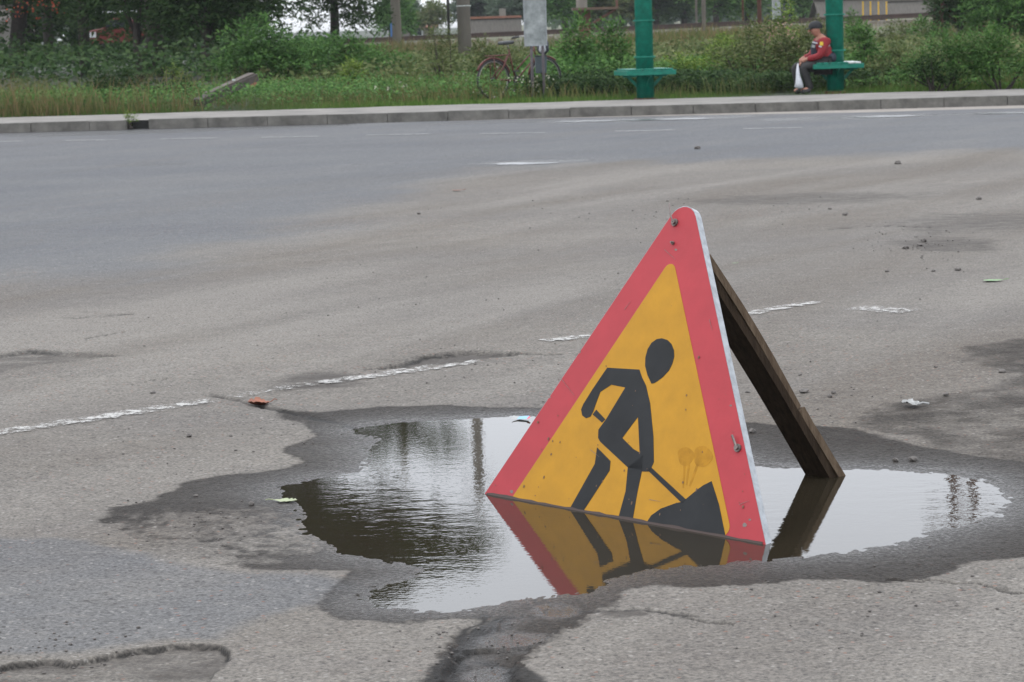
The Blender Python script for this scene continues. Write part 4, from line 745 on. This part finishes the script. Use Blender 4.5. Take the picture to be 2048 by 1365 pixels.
tree('hazy_tree', 985, 230, 'bluish hazy trees behind the grey roofed house, left crown', 0, 0, 2, 'blue', 72, .3, tw=2600, leaf=.42, z=.8, lobes=L3(230, X_(985, 230), [(955, 10, 26, 22), (985, 22, 28, 28), (965, 38, 22, 18), (1000, 46, 30, 20), (1010, 10, 24, 20)]))
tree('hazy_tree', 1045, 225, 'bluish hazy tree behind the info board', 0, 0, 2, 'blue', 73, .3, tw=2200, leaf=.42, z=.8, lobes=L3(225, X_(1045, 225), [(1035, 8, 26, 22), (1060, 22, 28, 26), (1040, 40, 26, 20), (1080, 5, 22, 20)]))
for i, (px, top, wd, kd_, lb_) in enumerate([(1150, 52, 60, 'mid', 'dark green tree beside the rusty platform'), (1215, 66, 80, 'olive', 'tree between the rusty platform and left green post'), (1262, 70, 60, 'olive', 'tree crown behind the left green post'), (1330, 80, 80, 'dark', 'dark tree right behind the left green post'), (1385, 72, 60, 'dark', 'tree crown behind the twin far poles'), (1450, 74, 80, 'mid', 'tree crown right of the twin far poles'), (1510, 66, 60, 'mid', 'tree crown left of the white signal box'), (1620, 62, 66, 'mid', 'round tree crown above the seated man')]):
    Y = 165+i*6 % 30; g = random.Random(i)
    tree('railway_tree', px, Y, lb_, 0, 0, 2, kd_, 80+i, .2, tw=2300, leaf=.32, z=.9, lobes=L3(Y, X_(px, Y), [(px+g.uniform(-.4, .4)*wd, -12+top*(q+.5)/7*1.15+g.uniform(-5, 5), wd*g.uniform(.28, .42), wd*g.uniform(.25, .36)) for q in range(8)]), group='trees beyond the railway')
tree('spruce_like_tree', 2015, 66, 'green tree at the top right corner behind the lattice mast', 0, 0, 2, 'mid', 95, .16, tw=4600, leaf=.12, droop=.6, lobes=L3(66, X_(2015, 66), [(2010, -30, 60, 36), (2050, -10, 60, 40), (1985, 5, 40, 36), (2030, 35, 50, 36), (1990, 45, 40, 32), (2060, 60, 60, 40), (2020, 90, 50, 40), (2110, 20, 70, 80), (2100, -30, 60, 50)]))
tree('spruce_like_tree', 1935, 84, 'green tree seen through the lattice mast', 0, 0, 2, 'dark', 96, .12, tw=2400, leaf=.15, lobes=L3(84, X_(1935, 84), [(1930, -20, 40, 26), (1915, 5, 34, 24), (1950, 10, 30, 26), (1932, 30, 30, 22)]))
# distant wood that closes the horizon
g = np.random.default_rng(5); n = 30000; x = g.uniform(-220, 260, n); x = np.where((x > -30) & (x < 5), x+40, x); y = g.uniform(300, 330, n); hgt_ = 1+5.5*(fbm(x*.05, x*0+4, 4)+.5)
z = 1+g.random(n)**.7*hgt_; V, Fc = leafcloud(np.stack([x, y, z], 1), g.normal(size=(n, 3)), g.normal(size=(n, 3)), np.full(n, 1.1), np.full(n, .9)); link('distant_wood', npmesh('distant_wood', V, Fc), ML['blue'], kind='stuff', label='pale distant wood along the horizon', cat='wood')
dots('rowan_berries', 45, 20, 60, 30, 45, .07, 'red', 'red berries hanging in the left tree', 56, 70)
dots('rowan_berries', 100, 5, 30, 26, 30, .07, 'red', 'red berries in the crown at the top left', 57, 70)

# ------------------------------------------------------------------ railway
rl = [pd(700, 78, 118), pd(2000, 19, 118)]
def rp(px, dz=0, dy=0): 
    t = (X_(px, 118)-rl[0][0])/(rl[1][0]-rl[0][0]); p = rl[0]+(rl[1]-rl[0])*t; return np.array([p[0], 118+dy, p[2]+dz])
ra, rb = rp(-400), rp(2600); rdir = wnorm(rb-ra)
V = []; xsr = np.linspace(-400, 2600, 60)
for px in xsr: V += [rp(px, -1.0, -3.6), rp(px, -.42, -1.75), rp(px, -.42, 2.2), rp(px, -1.4, 6)]
link('railway_bed', npmesh('railway_bed', V, [(4*i+k, 4*i+4+k, 4*i+5+k, 4*i+1+k) for i in range(59) for k in range(3)]), M['ballast'], kind='structure')
track = empty('railway_track', tuple(rp(1024)), label='rusty railway track on concrete sleepers running across the background', cat='railway track')
for dy in (-.76, .76):
    m = MB(); a, b = rp(-400, -.12, dy), rp(2600, -.12, dy)
    for hw, z0, z1 in ((.075, -.10, -.07), (.012, -.07, .075), (.037, .075, .12)):
        m.prism([a+[0, -hw, z0], a+[0, hw, z0], a+[0, hw, z1], a+[0, -hw, z1]], (0, 0, 0), tuple(b-a))
    m.build('rail', M['rail'], track, True)
m = MB(); V = [(-.15, -1.3, -.12), (.15, -1.3, -.12), (.15, 1.3, -.12), (-.15, 1.3, -.12), (-.10, -1.28, .06), (.10, -1.28, .06), (.10, 1.28, .06), (-.10, 1.28, .06)]
m.add(V, [(3, 2, 1, 0), (4, 5, 6, 7), (0, 1, 5, 4), (1, 2, 6, 5), (2, 3, 7, 6), (3, 0, 4, 7)]); sme = m.mesh('sleeper', bevel=.03); sme.materials.append(M['sleeper'])
x = X_(740, 118)
while x < X_(2080, 118):
    o = bpy.data.objects.new('sleeper', sme); C.objects.link(o); o.parent = track; px = x/118*FPX+1024; o.location = Vector(rp(px, -.33))-track.location; x += .6
def cpole(px, py, Y, r0, r1, h, tilt, name, label, mt='pole'):
    b = pd(px, py, Y); root = empty(name, tuple(b), label=label, cat='pole'); m = MB(); m.tube([(0, 0, -.8), (tilt*h*.5, 0, h*.5), (tilt*h, 0, h)], [r0, (r0+r1)/2, r1], 14); m.build('shaft', M[mt], root, smooth=True); return root
q = cpole(929, 84, 66, .185, .125, 10.4, 0, 'concrete_pole', 'thick concrete pole left of the info board'); m = MB(); m.ring((0, 0, .93), .183, .012, (0, 0, 1), 20, 6); m.build('band', M['white'], q)
m = MB(); m.box((0, -.14, 8.6), (.3, .12, .1)); m.box((0, -.14, 9.9), (.9, .1, .1)); m.build('bracket', M['dark'], q)
q = cpole(795, 78, 114, .23, .15, 18., -.022, 'concrete_pole', 'slightly leaning concrete pole beside the railway at left'); m = MB(); m.tube([(-.24, -.02, .1), (-.23, -.04, .75)], .07, 8); m.build('blue_sleeve', mat('blue sleeve', (.05, .13, .3), .6), q)
cpole(898, 70, 100, .06, .05, 9, 0, 'thin_pole', 'thin dark metal pole in the sky gap', 'dark')
cpole(1393, 45, 121, .055, .05, 9, 0, 'twin_pole', 'left slim concrete post of the far pair right of the green post'); q = cpole(1408, 50, 117, .10, .08, 9, 0, 'twin_pole', 'right pale concrete post of the far pair right of the green post')
cpole(1486, 40, 122, .05, .05, 8, 0, 'thin_pole', 'thin rusty post beyond the railway left of the weeds', 'rust'); cpole(1519, 40, 112, .10, .09, 8, 0, 'thin_pole', 'dark rusty post rising from the tall weeds', 'rust')
# lattice mast
b = pd(1918, 62, 84); root = empty('lattice_mast', (b[0], b[1], float(tz(b[0], b[1]))), label='tall rusty lattice mast behind the dense bush at right', cat='mast'); hw0 = .70; hh_ = 15.8
def hw(z): return hw0*(1-.55*z/hh_)
for sx in (-1, 1):
    for sy in (-1, 1): m = MB(); m.tube([(sx*hw0, sy*hw0, -.3), (sx*hw(hh_), sy*hw(hh_), hh_)], .05, 4); m.build('leg', M['rust'], root)
m = MB(); z = 0.; f = 1
while z < hh_-1.2:
    z2 = z+1.3
    for ax_ in (0, 1):
        for s in (-1, 1):
            a_, b_ = (f*hw(z), s*hw(z), z), (-f*hw(z2), s*hw(z2), z2)
            if ax_: a_, b_ = (a_[1], a_[0], a_[2]), (b_[1], b_[0], b_[2])
            m.tube([a_, b_], .042, 4)
    z = z2; f = -f
m.build('bracing', M['rust'], root); m = MB(); m.box((0, 0, hh_), (2.6, 1.0, .12)); m.box((0, -.4, hh_+.5), (2.4, .08, .08)); m.build('platform', M['rust'], root)
# rusty loading platform
b = pd(1190, 20, 105); root = empty('rusty_platform', (b[0], b[1], b[2]), label='brown rusty platform with slanted brace above the leafy bushes', cat='platform')
m = MB(); m.box((0, 0, .05), (1.9, 1.5, .10)); m.build('deck', M['terrace'], root); m = MB(); m.tube([(.85, -.5, 0), (-.1, -.5, -.55)], .05, 5); m.tube([(.85, .5, 0), (-.1, .5, -.55)], .05, 5); m.build('brace', M['rust'], root)
m = MB(); m.box((-.45, 0, -.9), (.5, .5, 1.8)); m.build('column', M['rust'], root); m = MB(); m.box((-.55, 0, .5), (.45, .45, .8)); m.build('cabinet', M['pole'], root); m = MB(); m.tube([(.9, -.4, 0), (.9, -.4, .9)], .05, 5); m.build('rail_post', M['rust'], root)

# ------------------------------------------------------------------ houses
def house(px, py, Y, w_, d_, hw_, hr, label, rz=0, rf='roof', wins=2, ridge=None, name='house'):
    b = pd(px, py, Y); root = empty(name, tuple(b), rz, label=label, cat='house')
    m = MB(); m.prism([(-w_/2, -d_/2, 0), (w_/2, -d_/2, 0), (w_/2, d_/2, 0), (-w_/2, d_/2, 0)], (0, 0, -2), (0, 0, hw_))
    m.prism([(-w_/2, -d_/2, hw_), (-w_/2, d_/2, hw_), (-w_/2, 0, hw_+hr)], (0, 0, 0), (.01, 0, 0)); m.prism([(w_/2, -d_/2, hw_), (w_/2, d_/2, hw_), (w_/2, 0, hw_+hr)], (-.01, 0, 0), (0, 0, 0)); m.build('wall', M['wall'], root)
    m = MB(); e = .35
    for s in (-1, 1): m.prism([(-w_/2-e, s*(d_/2+e), hw_-e*hr/(d_/2)), (w_/2+e, s*(d_/2+e), hw_-e*hr/(d_/2)), (w_/2+e, 0, hw_+hr), (-w_/2-e, 0, hw_+hr)], (0, 0, .01), (0, 0, .10))
    r_ = m.build('roof', M[rf], root)
    m = MB(); m.box((0, 0, hw_+hr+.12), (w_+2*e, .5, .16)); m.build('ridge', M[ridge or rf], root); m = MB(); m.box((w_*.2, d_*.12, hw_+hr+.3), (.5, .5, .9)); m.build('chimney', M['wall'], root)
    for i in range(wins):
        x = -w_/2+w_*(i+.6)/(wins+.2); m = MB(); m.box((x, -d_/2-.03, hw_*.45), (.9, .08, 1.0)); f = m.build('window', M['white'], root); m = MB(); m.box((x, -d_/2-.075, hw_*.45), (.72, .02, .8)); m.build('pane', M['glass'], f)
    return root
house(988, 74, 185, 3.4, 2.4, .1, 1.2, 'low house with grey slate roof and rusty ridge behind the info board', 0, 'roof', 0, 'roofrust')
house(1700, 32, 160, 4.0, 2.4, .05, .95, 'grey roofed house behind the right green post', .1, wins=0)
house(1820, 28, 190, 4.5, 2.4, .1, .8, 'farther grey roof left of the lattice mast', -.1, wins=0)
house(-60, 150, 96, 3.2, 6, 1.6, .8, 'pale house wall glimpsed behind the leaning tree at far left', .0)
house(838, 68, 240, 3, 6, .6, .6, 'tiny far house with pinkish roof in the sky gap', 0, 'roofrust', 1)
for i, (px, l) in enumerate([(1726, 'leftmost yellow post beyond the railway'), (1741, 'second yellow post beyond the railway'), (1757, 'third yellow post beyond the railway'), (1773, 'rightmost yellow post beyond the railway')]):
    b = pd(px, 22, 130); root = empty('yellow_post', tuple(b), label=l, cat='post', group='yellow posts beyond the railway'); m = MB(); m.tube([(0, 0, -.5), (0, 0, .42)], .04, 6); m.build('shaft', M['yelpost'], root); m = MB(); m.tube([(0, 0, .42), (0, 0, .47)], .055, 6); m.build('post_cap', M['yelpost'], root)
b = pd(1553, 32, 125); root = empty('signal_box', tuple(b), label='white and dark trackside cabinet beyond the railway above the weeds', cat='cabinet'); m = MB(); m.box((0, 0, .35), (.38, .4, 1.1)); m.build('casing', M['board'], root); m = MB(); m.box((.45, 0, .25), (.45, .38, .7)); m.build('side_box', M['glass'], root); m = MB(); m.box((.2, 0, -.28), (1.3, .6, .12)); m.build('base_slab', M['white'], root)
# parked vehicle and people-sized bits glimpsed between the trunks
b = pd(236, 98, 95); root = empty('parked_car', (b[0], b[1], b[2]), 0.1, label='red and white parked car half hidden between the left tree trunks', cat='car')
m = MB(); prof = [(-.95, .2), (-.98, .6), (-.8, .72), (-.45, .78), (-.2, 1.15), (.45, 1.18), (.75, .78), (.98, .7), (1., .25)]; prof = [(x*1.15, z) for x, z in prof]; m.prism([(x, -.7, z) for x, z in prof], (0, 0, 0), (0, 1.4, 0)); m.build('body', M['carred'], root, bevel=.03)
m = MB(); m.prism([(x*1.15, -.71, z) for x, z in [(-.36, .8), (-.16, 1.08), (.38, 1.1), (.6, .8)]], (0, 0, 0), (0, -.01, 0)); m.build('window', M['glass'], root); m = MB(); m.box((0, 0, 1.38), (1.5, 1.2, .06)); m.build('roof', M['carwhite'], root)
for x in (-.62, .68): m = MB(); m.ring((x, -.62, .3), .21, .09, (0, 1, 0), 16, 6); m.build('wheel', M['tyre'], root)
m = MB(); m.box((-.9, -.72, .55), (.3, .03, .2)); m.build('white_panel', M['carwhite'], root)
# leaning timber beam on the verge
a0 = pd(408, 200, 40.9); a1 = pd(508, 155, 41.7); root = empty('timber_beam', tuple(a0), label='weathered wooden beam leaning in the weeds left of the elder bush', cat='beam')
dv = wnorm(a1-a0); sdv = wnorm(np.cross(dv, [0, 0, 1.])); uv_ = np.cross(sdv, dv)
def bm_(o, w_, h_, l0, l1, mt, nm): m = MB(); c = [a0+dv*l0+sdv*sx*w_/2+uv_*(o+sz*h_/2) for sx, sz in ((-1, -1), (1, -1), (1, 1), (-1, 1))]; m.prism(c, (0, 0, 0), tuple(dv*(l1-l0))); return m.build(nm, mt, root, True, bevel=.006)
Lb = np.linalg.norm(a1-a0); bm_(0, .22, .12, -.15, Lb, mat('grey beam wood', (.055, .046, .040), .9, var=.3, scale=12), 'timber'); bm_(.075, .16, .03, .1, Lb*.97, mat('pale beam top', (.085, .070, .060), .9, var=.3, scale=12), 'top_board')
m = MB(); m.box((*(a0+dv*.62*Lb+uv_*.10),), (.05, .05, .025)); m.build('white_scrap', M['white'], root, True)
p = pd(506, 168, 43.9); root = empty('broken_brick', tuple(p), .3, label='broken red brick under the upper end of the beam', cat='brick'); m = MB(); m.box((0, 0, -.02), (.12, .1, .09)); m.build('brick_piece', M['roofrust'], root, bevel=.01)
# ------------------------------------------------------------------ green posts with bench
def bench_post(px, py, rz, label, front):
    b = gp(px, py, ZK); root = empty('bench_post', tuple(b), rz, label=label, cat='bench', group='green posts with a bench around them'); r = .135
    m = MB(); m.tube([(0, 0, -.05), (0, 0, 4.2)], r, 32); m.build('post', M['green'], root, smooth=False)
    for p in root.children[0].data.polygons: p.use_smooth = len(p.vertices) == 4
    for z in (.62+.02, 1.19): m = MB(); m.tube([(0, 0, z-.012), (0, 0, z+.012)], r+.03, 32); m.build('collar', M['green'], root)
    m = MB(); m.tube([(0, 0, -.05), (0, 0, .012)], r+.045, 24); m.build('foot_plate', M['rust'], root)
    hs = .385; zs = .40; m = MB(); fr = .07
    m.box((0, -hs+.02, zs), (hs*2, .04, fr)); m.box((0, hs-.02, zs), (hs*2, .04, fr)); m.box((-hs+.02, 0, zs), (.04, hs*2-.084, fr)); m.box((hs-.02, 0, zs), (.04, hs*2-.084, fr)); m.build('seat_frame', M['green'], root, bevel=.004)
    ns = 7
    for i in range(ns):
        x = -hs+.04+(i+.5)*(2*hs-.08)/ns
        parts = [(0, 2*hs)] if abs(x) > r+.06 else [(-(hs+r+.03)/2, hs-r-.03), ((hs+r+.03)/2, hs-r-.03)]
        for c, l in parts: m = MB(); m.box((x, c, zs+fr/2+.0135), (.085, l, .026)); m.build('slat', M['white'] if (front and i >= 3 and c >= 0) else M['green'], root, bevel=.004)  # white slats from the middle rightward on one bench, green elsewhere
    for k in range(4):
        a = k*math.pi/2; dx, dy = math.cos(a), math.sin(a); t = Vector((-dy, dx, 0))*.012
        m = MB(); m.prism([(dx*r*.95, dy*r*.95, zs-.036), (dx*.345, dy*.345, zs-.036), (dx*.345, dy*.345, zs-.066), (dx*r*.95, dy*r*.95, zs-.066)], t, -t); m.prism([(dx*.29, dy*.29, zs-.066), (dx*.235, dy*.235, zs-.066), (dx*r*.95, dy*r*.95, zs-.17), (dx*r*.95, dy*r*.95, zs-.235)], t, -t); m.build('bracket', M['green'], root)
    m = MB(); m.tube([(0, 0, 4.2), (0, 0, 4.24)], r+.02, 24); m.build('post_cap', M['green'], root); return root
bench_post(1291, 198, .22, 'left of two green posts with a square bench around it', False)
bench_post(1671, 184, .03, 'right of two green posts, its bench carrying the seated man', True)

# ------------------------------------------------------------------ info board and bin
b = pd(1077, 193, 40.0); b[2] = ZK; root = empty('info_board', tuple(b), .03, label='peeling grey notice board on two thin posts in front of the bicycle', cat='notice board')
zb_ = pd(1075, 91, 40)[2]-ZK; m = MB(); m.box((-.02, -.03, zb_+.6), (.365, .03, 1.2)); m.build('board', M['board'], root, bevel=.004)
m = MB()
for x in (-.195, .155): m.box((x, -.035, zb_+.6), (.014, .045, 1.21))
m.box((-.02, -.035, zb_-.004), (.364, .045, .014)); m.build('frame', M['galv'], root)
for x in (-.085, .095): m = MB(); m.tube([(x, .01, -.1), (x-.01, .01, zb_+1.1)], .023, 8); m.build('post', M['post'], root, smooth=True)
b = pd(1083, 147, 40.15); root = empty('litter_bin', tuple(b), .05, label='small blue grey litter bin hung between the notice board posts', cat='litter bin'); m = MB()
m.prism([(-.085, 0, 0), (.085, 0, 0), (.095, 0, .27), (-.095, 0, .27)], (0, .0, 0), (0, .14, 0)); m.build('bin_body', M['bin'], root, bevel=.006); m = MB(); m.box((0, .07, .28), (.20, .16, .015)); m.build('rim', M['dark'], root)
# ------------------------------------------------------------------ bicycle
b = gp(988, 200, ZK); root = empty('bicycle', (b[0], b[1], ZK), .62, label='old red ladies bicycle leaning behind the notice board', cat='bicycle'); WR = .325
def wheel(x):
    m = MB(); m.ring((x, 0, WR), WR-.018, .020, (0, 1, 0), 40, 8); ty = m.build('wheel', M['tyre'], root, smooth=True)
    m = MB(); m.ring((x, 0, WR), WR-.043, .009, (0, 1, 0), 40, 6); m.build('rim', M['chrome'], ty, smooth=True)
    m = MB(); m.tube([(x, -.04, WR), (x, .04, WR)], .022, 10)
    for k in range(18): a = k*2*math.pi/18; m.tube([(x, .025*(-1)**k, WR), (x+math.cos(a)*(WR-.045), 0, WR+math.sin(a)*(WR-.045))], .0018, 3, False)
    m.build('spokes', M['dark'], ty)
wheel(0); wheel(1.04)
def tb(name, segs, r, mt='bikered'): m = MB(); [m.tube(s_, r, 7) for s_ in segs]; return m.build(name, M[mt], root, smooth=True)
tb('frame', [[(.44, 0, .29), (.32, 0, .80)], [(.44, 0, .29), (.86, 0, .66)], [(.41, 0, .42), (.84, 0, .78)], [(.86, 0, .62), (.82, 0, .84)], [(.32, .0, .72), (.16, .05, .5), (0, .06, WR)], [(.32, 0, .72), (.16, -.05, .5), (0, -.06, WR)], [(.44, .04, .29), (0, .06, WR)], [(.44, -.04, .29), (0, -.06, WR)]], .013)
tb('fork', [[(.86, 0, .62), (.90, .05, .56), (1.04, .05, WR)], [(.86, 0, .62), (.90, -.05, .56), (1.04, -.05, WR)]], .011); tb('handlebar', [[(.82, 0, .84), (.80, 0, .97)], [(.64, -.28, .98), (.78, -.24, 1.0), (.84, -.08, .98), (.84, .08, .98), (.78, .24, 1.0), (.64, .28, .98)]], .011, 'chrome')
tb('grip', [[(.72, -.262, .99), (.60, -.285, .975)], [(.72, .262, .99), (.60, .285, .975)]], .017, 'dark'); tb('seat_post', [[(.32, 0, .80), (.305, 0, .88)]], .011, 'chrome')
m = MB(); m.prism([(.16, -.09, .87), (.16, .09, .87), (.26, .08, .87), (.43, .02, .885), (.43, -.02, .885), (.26, -.08, .87)], (0, 0, 0), (0, 0, .055)); m.build('saddle', M['saddle'], root, bevel=.015)
tb('luggage_rack', [[(.28, .06, .71), (-.10, .06, .70)], [(.28, -.06, .71), (-.10, -.06, .70)], [(-.10, -.06, .70), (-.10, .06, .70)], [(.08, -.06, .70), (.08, .06, .70)], [(-.02, .06, .70), (0, .07, WR)], [(-.02, -.06, .70), (0, -.07, WR)]], .008); 
def fender(x, a0_, a1_): m = MB(); P = []; [P.append((x+math.cos(a)*(WR+.015), 0, WR+math.sin(a)*(WR+.015))) for a in np.linspace(a0_, a1_, 14)]; m.tube(P, .017, 6); return m
fender(0, .3, 2.7).build('mudguard', M['bikered'], root, smooth=True); fender(1.04, .9, 3.0).build('mudguard', M['bikered'], root, smooth=True)
tb('crank', [[(.44, .06, .29), (.50, .07, .14)], [(.44, -.06, .29), (.38, -.07, .44)]], .010, 'dark'); m = MB(); m.box((.50, .11, .135), (.08, .09, .02)); m.build('pedal', M['dark'], root); m = MB(); m.box((.38, -.11, .445), (.08, .09, .02)); m.build('pedal', M['dark'], root)
m = MB(); m.tube([(.44, -.045, .29), (.44, -.05, .29)], .08, 20); m.build('chainwheel', M['dark'], root)
m = MB(); m.tube([(.78, -.27, .96), (.78, -.29, .86), (.775, -.30, .76), (.77, -.29, .72)], [.012, .045, .06, .03], 8); o = m.build('carrier_bag', M['bag'], smooth=True, label='white plastic bag hanging from the bicycle handlebar', cat='bag'); o.matrix_world = Matrix.LocRotScale(root.location, root.rotation_euler, None)
m = MB(); m.tube([(.86, -.16, .98), (.87, -.19, .88), (.86, -.2, .76), (.85, -.18, .70)], [.03, .09, .10, .05], 8); o = m.build('dark_bag', M['jdark'], smooth=True, label='dark bag hanging behind the white bag on the bicycle', cat='bag'); o.matrix_world = Matrix.LocRotScale(root.location, root.rotation_euler, None)
# thin air haze over the whole place
m = MB(); m.box((0, 150, 14), (1500, 1000, 32)); hm = bpy.data.materials.new('haze'); hm.use_nodes = True; ht = hm.node_tree; ht.nodes.remove(ht.nodes['Principled BSDF']); pv = N(ht, 'ShaderNodeVolumePrincipled'); pv.inputs['Density'].default_value = .0002; pv.inputs['Color'].default_value = (.86, .90, .95, 1)
ht.links.new(pv.outputs[0], ht.nodes['Material Output'].inputs['Volume']); m.build('haze', hm, kind='stuff', label='thin pale air haze', cat='haze')
# ------------------------------------------------------------------ seated man
YM = gp(1620, 187, ZK)[1]; proot = empty('person', tuple(gp(1625, 187, ZK)), label='seated man in a red and navy jacket and black cap, holding a white bag', cat='person')
def Q(px, py, dy=0.): return Vector(pd(px, py, YM+.3+dy))
def skin(name, chain, rad, mt, parent, root_i=0, sub=2, edges=None):
    me = bpy.data.meshes.new(name); E = edges or [(i, i+1) for i in range(len(chain)-1)]; me.from_pydata([tuple(Vector(p)-proot.location) for p in chain], E, [])
    me.materials.append(M[mt]); o = bpy.data.objects.new(name, me); C.objects.link(o); o.parent = parent
    o.modifiers.new('skin', 'SKIN').use_smooth_shade = True; s_ = o.modifiers.new('sub', 'SUBSURF'); s_.levels = s_.render_levels = sub
    for i, r in enumerate(rad): me.skin_vertices[0].data[i].radius = (r, r)
    me.skin_vertices[0].data[0].use_root = False; me.skin_vertices[0].data[root_i].use_root = True; return o
hip = Q(1649, 129); waist = Q(1652, 112); chest = Q(1647, 93); neckb = Q(1642, 77); neck = Q(1637, 71); shN = Q(1650, 82, -.17); shF = Q(1637, 83, .17)
elN = Q(1641, 113, -.22); elF = Q(1624, 112, .22); wrN = Q(1612, 119, -.12); wrF = Q(1606, 117, .10); knN = Q(1606, 134, -.13); knF = Q(1590, 134, .12); anN = Q(1622, 177, -.15); anF = Q(1601, 178, .10)
toN = Q(1601, 183, -.18); toF = Q(1588, 184, .08); hpN = Q(1647, 131, -.10); hpF = Q(1645, 131, .10)
hdc = Q(1629, 60); hN = Q(1603, 124, -.11); hF = Q(1599, 124, .08)
chain = [hip, waist, chest, neckb, neck, Q(1633, 66), hdc, Q(1630, 54), shN, elN, wrN, hN, shF, elF, wrF, hF, hpN, knN, anN, toN, hpF, knF, anF, toF]
E = [(0, 1), (1, 2), (2, 3), (3, 4), (4, 5), (5, 6), (6, 7), (3, 8), (8, 9), (9, 10), (10, 11), (3, 12), (12, 13), (13, 14), (14, 15), (0, 16), (16, 17), (17, 18), (18, 19), (0, 20), (20, 21), (21, 22), (22, 23)]
rad = [.12, .11, .12, .07, .052, .07, .088, .075, .055, .042, .03, .034, .055, .042, .03, .034, .09, .06, .04, .035, .09, .06, .04, .035]
body = skin('body', chain, rad, 'skin', proot, 0, 2, E)
skin('jacket', [hip+Vector((0, 0, .03)), waist, chest, neckb+Vector((.01, 0, -.02)), shN, elN, wrN+Vector((.01, 0, 0)), shF, elF, wrF+Vector((.01, 0, 0))], [.155, .15, .155, .10, .085, .065, .05, .085, .065, .05], 'jred', proot, 0, 2, [(0, 1), (1, 2), (2, 3), (3, 4), (4, 5), (5, 6), (3, 7), (7, 8), (8, 9)])
skin('jacket_hem', [hip+Vector((.03, .0, .03)), waist+Vector((.055, .0, -.01)), chest+Vector((.065, .0, -.08))], [.165, .155, .12], 'jdark', proot)
skin('jacket_front_panel', [Q(1632, 82), Q(1630, 92), Q(1630, 106), Q(1634, 120)], [.05, .075, .08, .08], 'jdark', proot)
skin('collar', [Q(1639, 71), Q(1642, 76), Q(1645, 81)], [.068, .088, .10], 'jdark', proot)
skin('trousers', [hip, hpN, knN, Q(1613, 157, -.14), anN+Vector((0, 0, -.03)), hpF, knF, Q(1594, 157, .11), anF+Vector((0, 0, -.03))], [.14, .125, .085, .065, .06, .125, .085, .065, .06], 'trouser', proot, 0, 2, [(0, 1), (1, 2), (2, 3), (3, 4), (0, 5), (5, 6), (6, 7), (7, 8)])
skin('shoe', [anN, Q(1614, 183, -.16), toN], [.05, .05, .042], 'shoe', proot); skin('shoe', [anF, Q(1597, 184, .09), toF], [.05, .05, .042], 'shoe', proot)
c = Q(1631, 54)-proot.location; bm = bmesh.new(); bmesh.ops.create_uvsphere(bm, u_segments=20, v_segments=12, radius=.108)
bmesh.ops.delete(bm, geom=[v for v in bm.verts if v.co.z < -.028], context='VERTS')
for v in bm.verts: v.co = Vector((v.co.x*1.02, v.co.y*.92, v.co.z*.85))+c
me = bpy.data.meshes.new('cap'); bm.to_mesh(me); bm.free(); [setattr(p, 'use_smooth', True) for p in me.polygons]; cp = link('cap', me, M['cap'], proot)
m = MB(); P = [(c.x-.07+.0, c.y-.085, c.z-.02), (c.x-.14, c.y-.07, c.z-.035), (c.x-.17, c.y-.01, c.z-.038), (c.x-.14, c.y+.05, c.z-.035), (c.x-.07, c.y+.075, c.z-.02)]; m.prism(P, (0, 0, 0), (0, 0, .012)); m.build('peak', M['cap'], cp)
m = MB(); m.tube([Q(1620, 60, -.03)-proot.location, Q(1617, 64, -.03)-proot.location], [.012, .02], 8); m.build('nose', M['skin'], proot, smooth=True)
m = MB(); m.box(Q(1621, 68, -.045)-proot.location, (.03, .05, .008)); m.build('mouth', mat('lips', (.20, .07, .06), .6), proot); 
for dx, dy in ((0, -.07), (-.6, .0)): m = MB(); m.ring(Q(1621+dx, 60, dy)-proot.location, .004, .006, (1, 0, 0), 8, 6); m.build('eye', M['dark'], proot)
m = MB(); m.ring(Q(1636, 62, -.085)-proot.location, .018, .008, (0, 1, 0), 12, 6); m.build('ear', M['skin'], proot)
for k in range(4): skin('finger', [hN+Vector((.0, -.03+.02*k, -.01)), hN+Vector((-.03, -.03+.02*k, -.035)), hN+Vector((-.025, -.03+.02*k, -.065+.004*abs(k-1)))], [.010, .009, .007], 'skin', proot, sub=1)
skin('thumb', [hN+Vector((-.0, .03, .01)), hN+Vector((-.035, .035, -.01))], [.011, .008], 'skin', proot, sub=1)
def patch(px, py, dy, w_, h_, mt, nm, rot=0): m = MB(); m.box((0, 0, 0), (w_, .014, h_), Matrix.Rotation(rot, 3, 'Y')); o = m.build(nm, M[mt], proot, bevel=.003); o.location = Q(px, py, dy)-proot.location; return o
patch(1643, 88, -.262, .05, .055, 'badge', 'round_badge'); patch(1640.5, 93.5, -.262, .05, .02, 'bag', 'sleeve_lettering', .3); patch(1630, 86, -.17, .085, .02, 'bag', 'chest_stripe', .25); patch(1627, 93, -.17, .05, .045, 'board', 'chest_patch', .3); patch(1657, 93, -.17, .055, .018, 'bag', 'back_stripe', -.7)
m = MB(); V_ = [Q(1596, 128, -.1), Q(1595.5, 140, -.14), Q(1596, 152, -.18), Q(1598, 165, -.2), Q(1598, 174, -.2), Q(1597, 178, -.2)]; m.tube(V_, [.010, .026, .034, .055, .075, .04], 10); m.build('carrier_bag', M['bag'], smooth=True, label='white plastic bag held between the knees of the seated man', cat='bag')
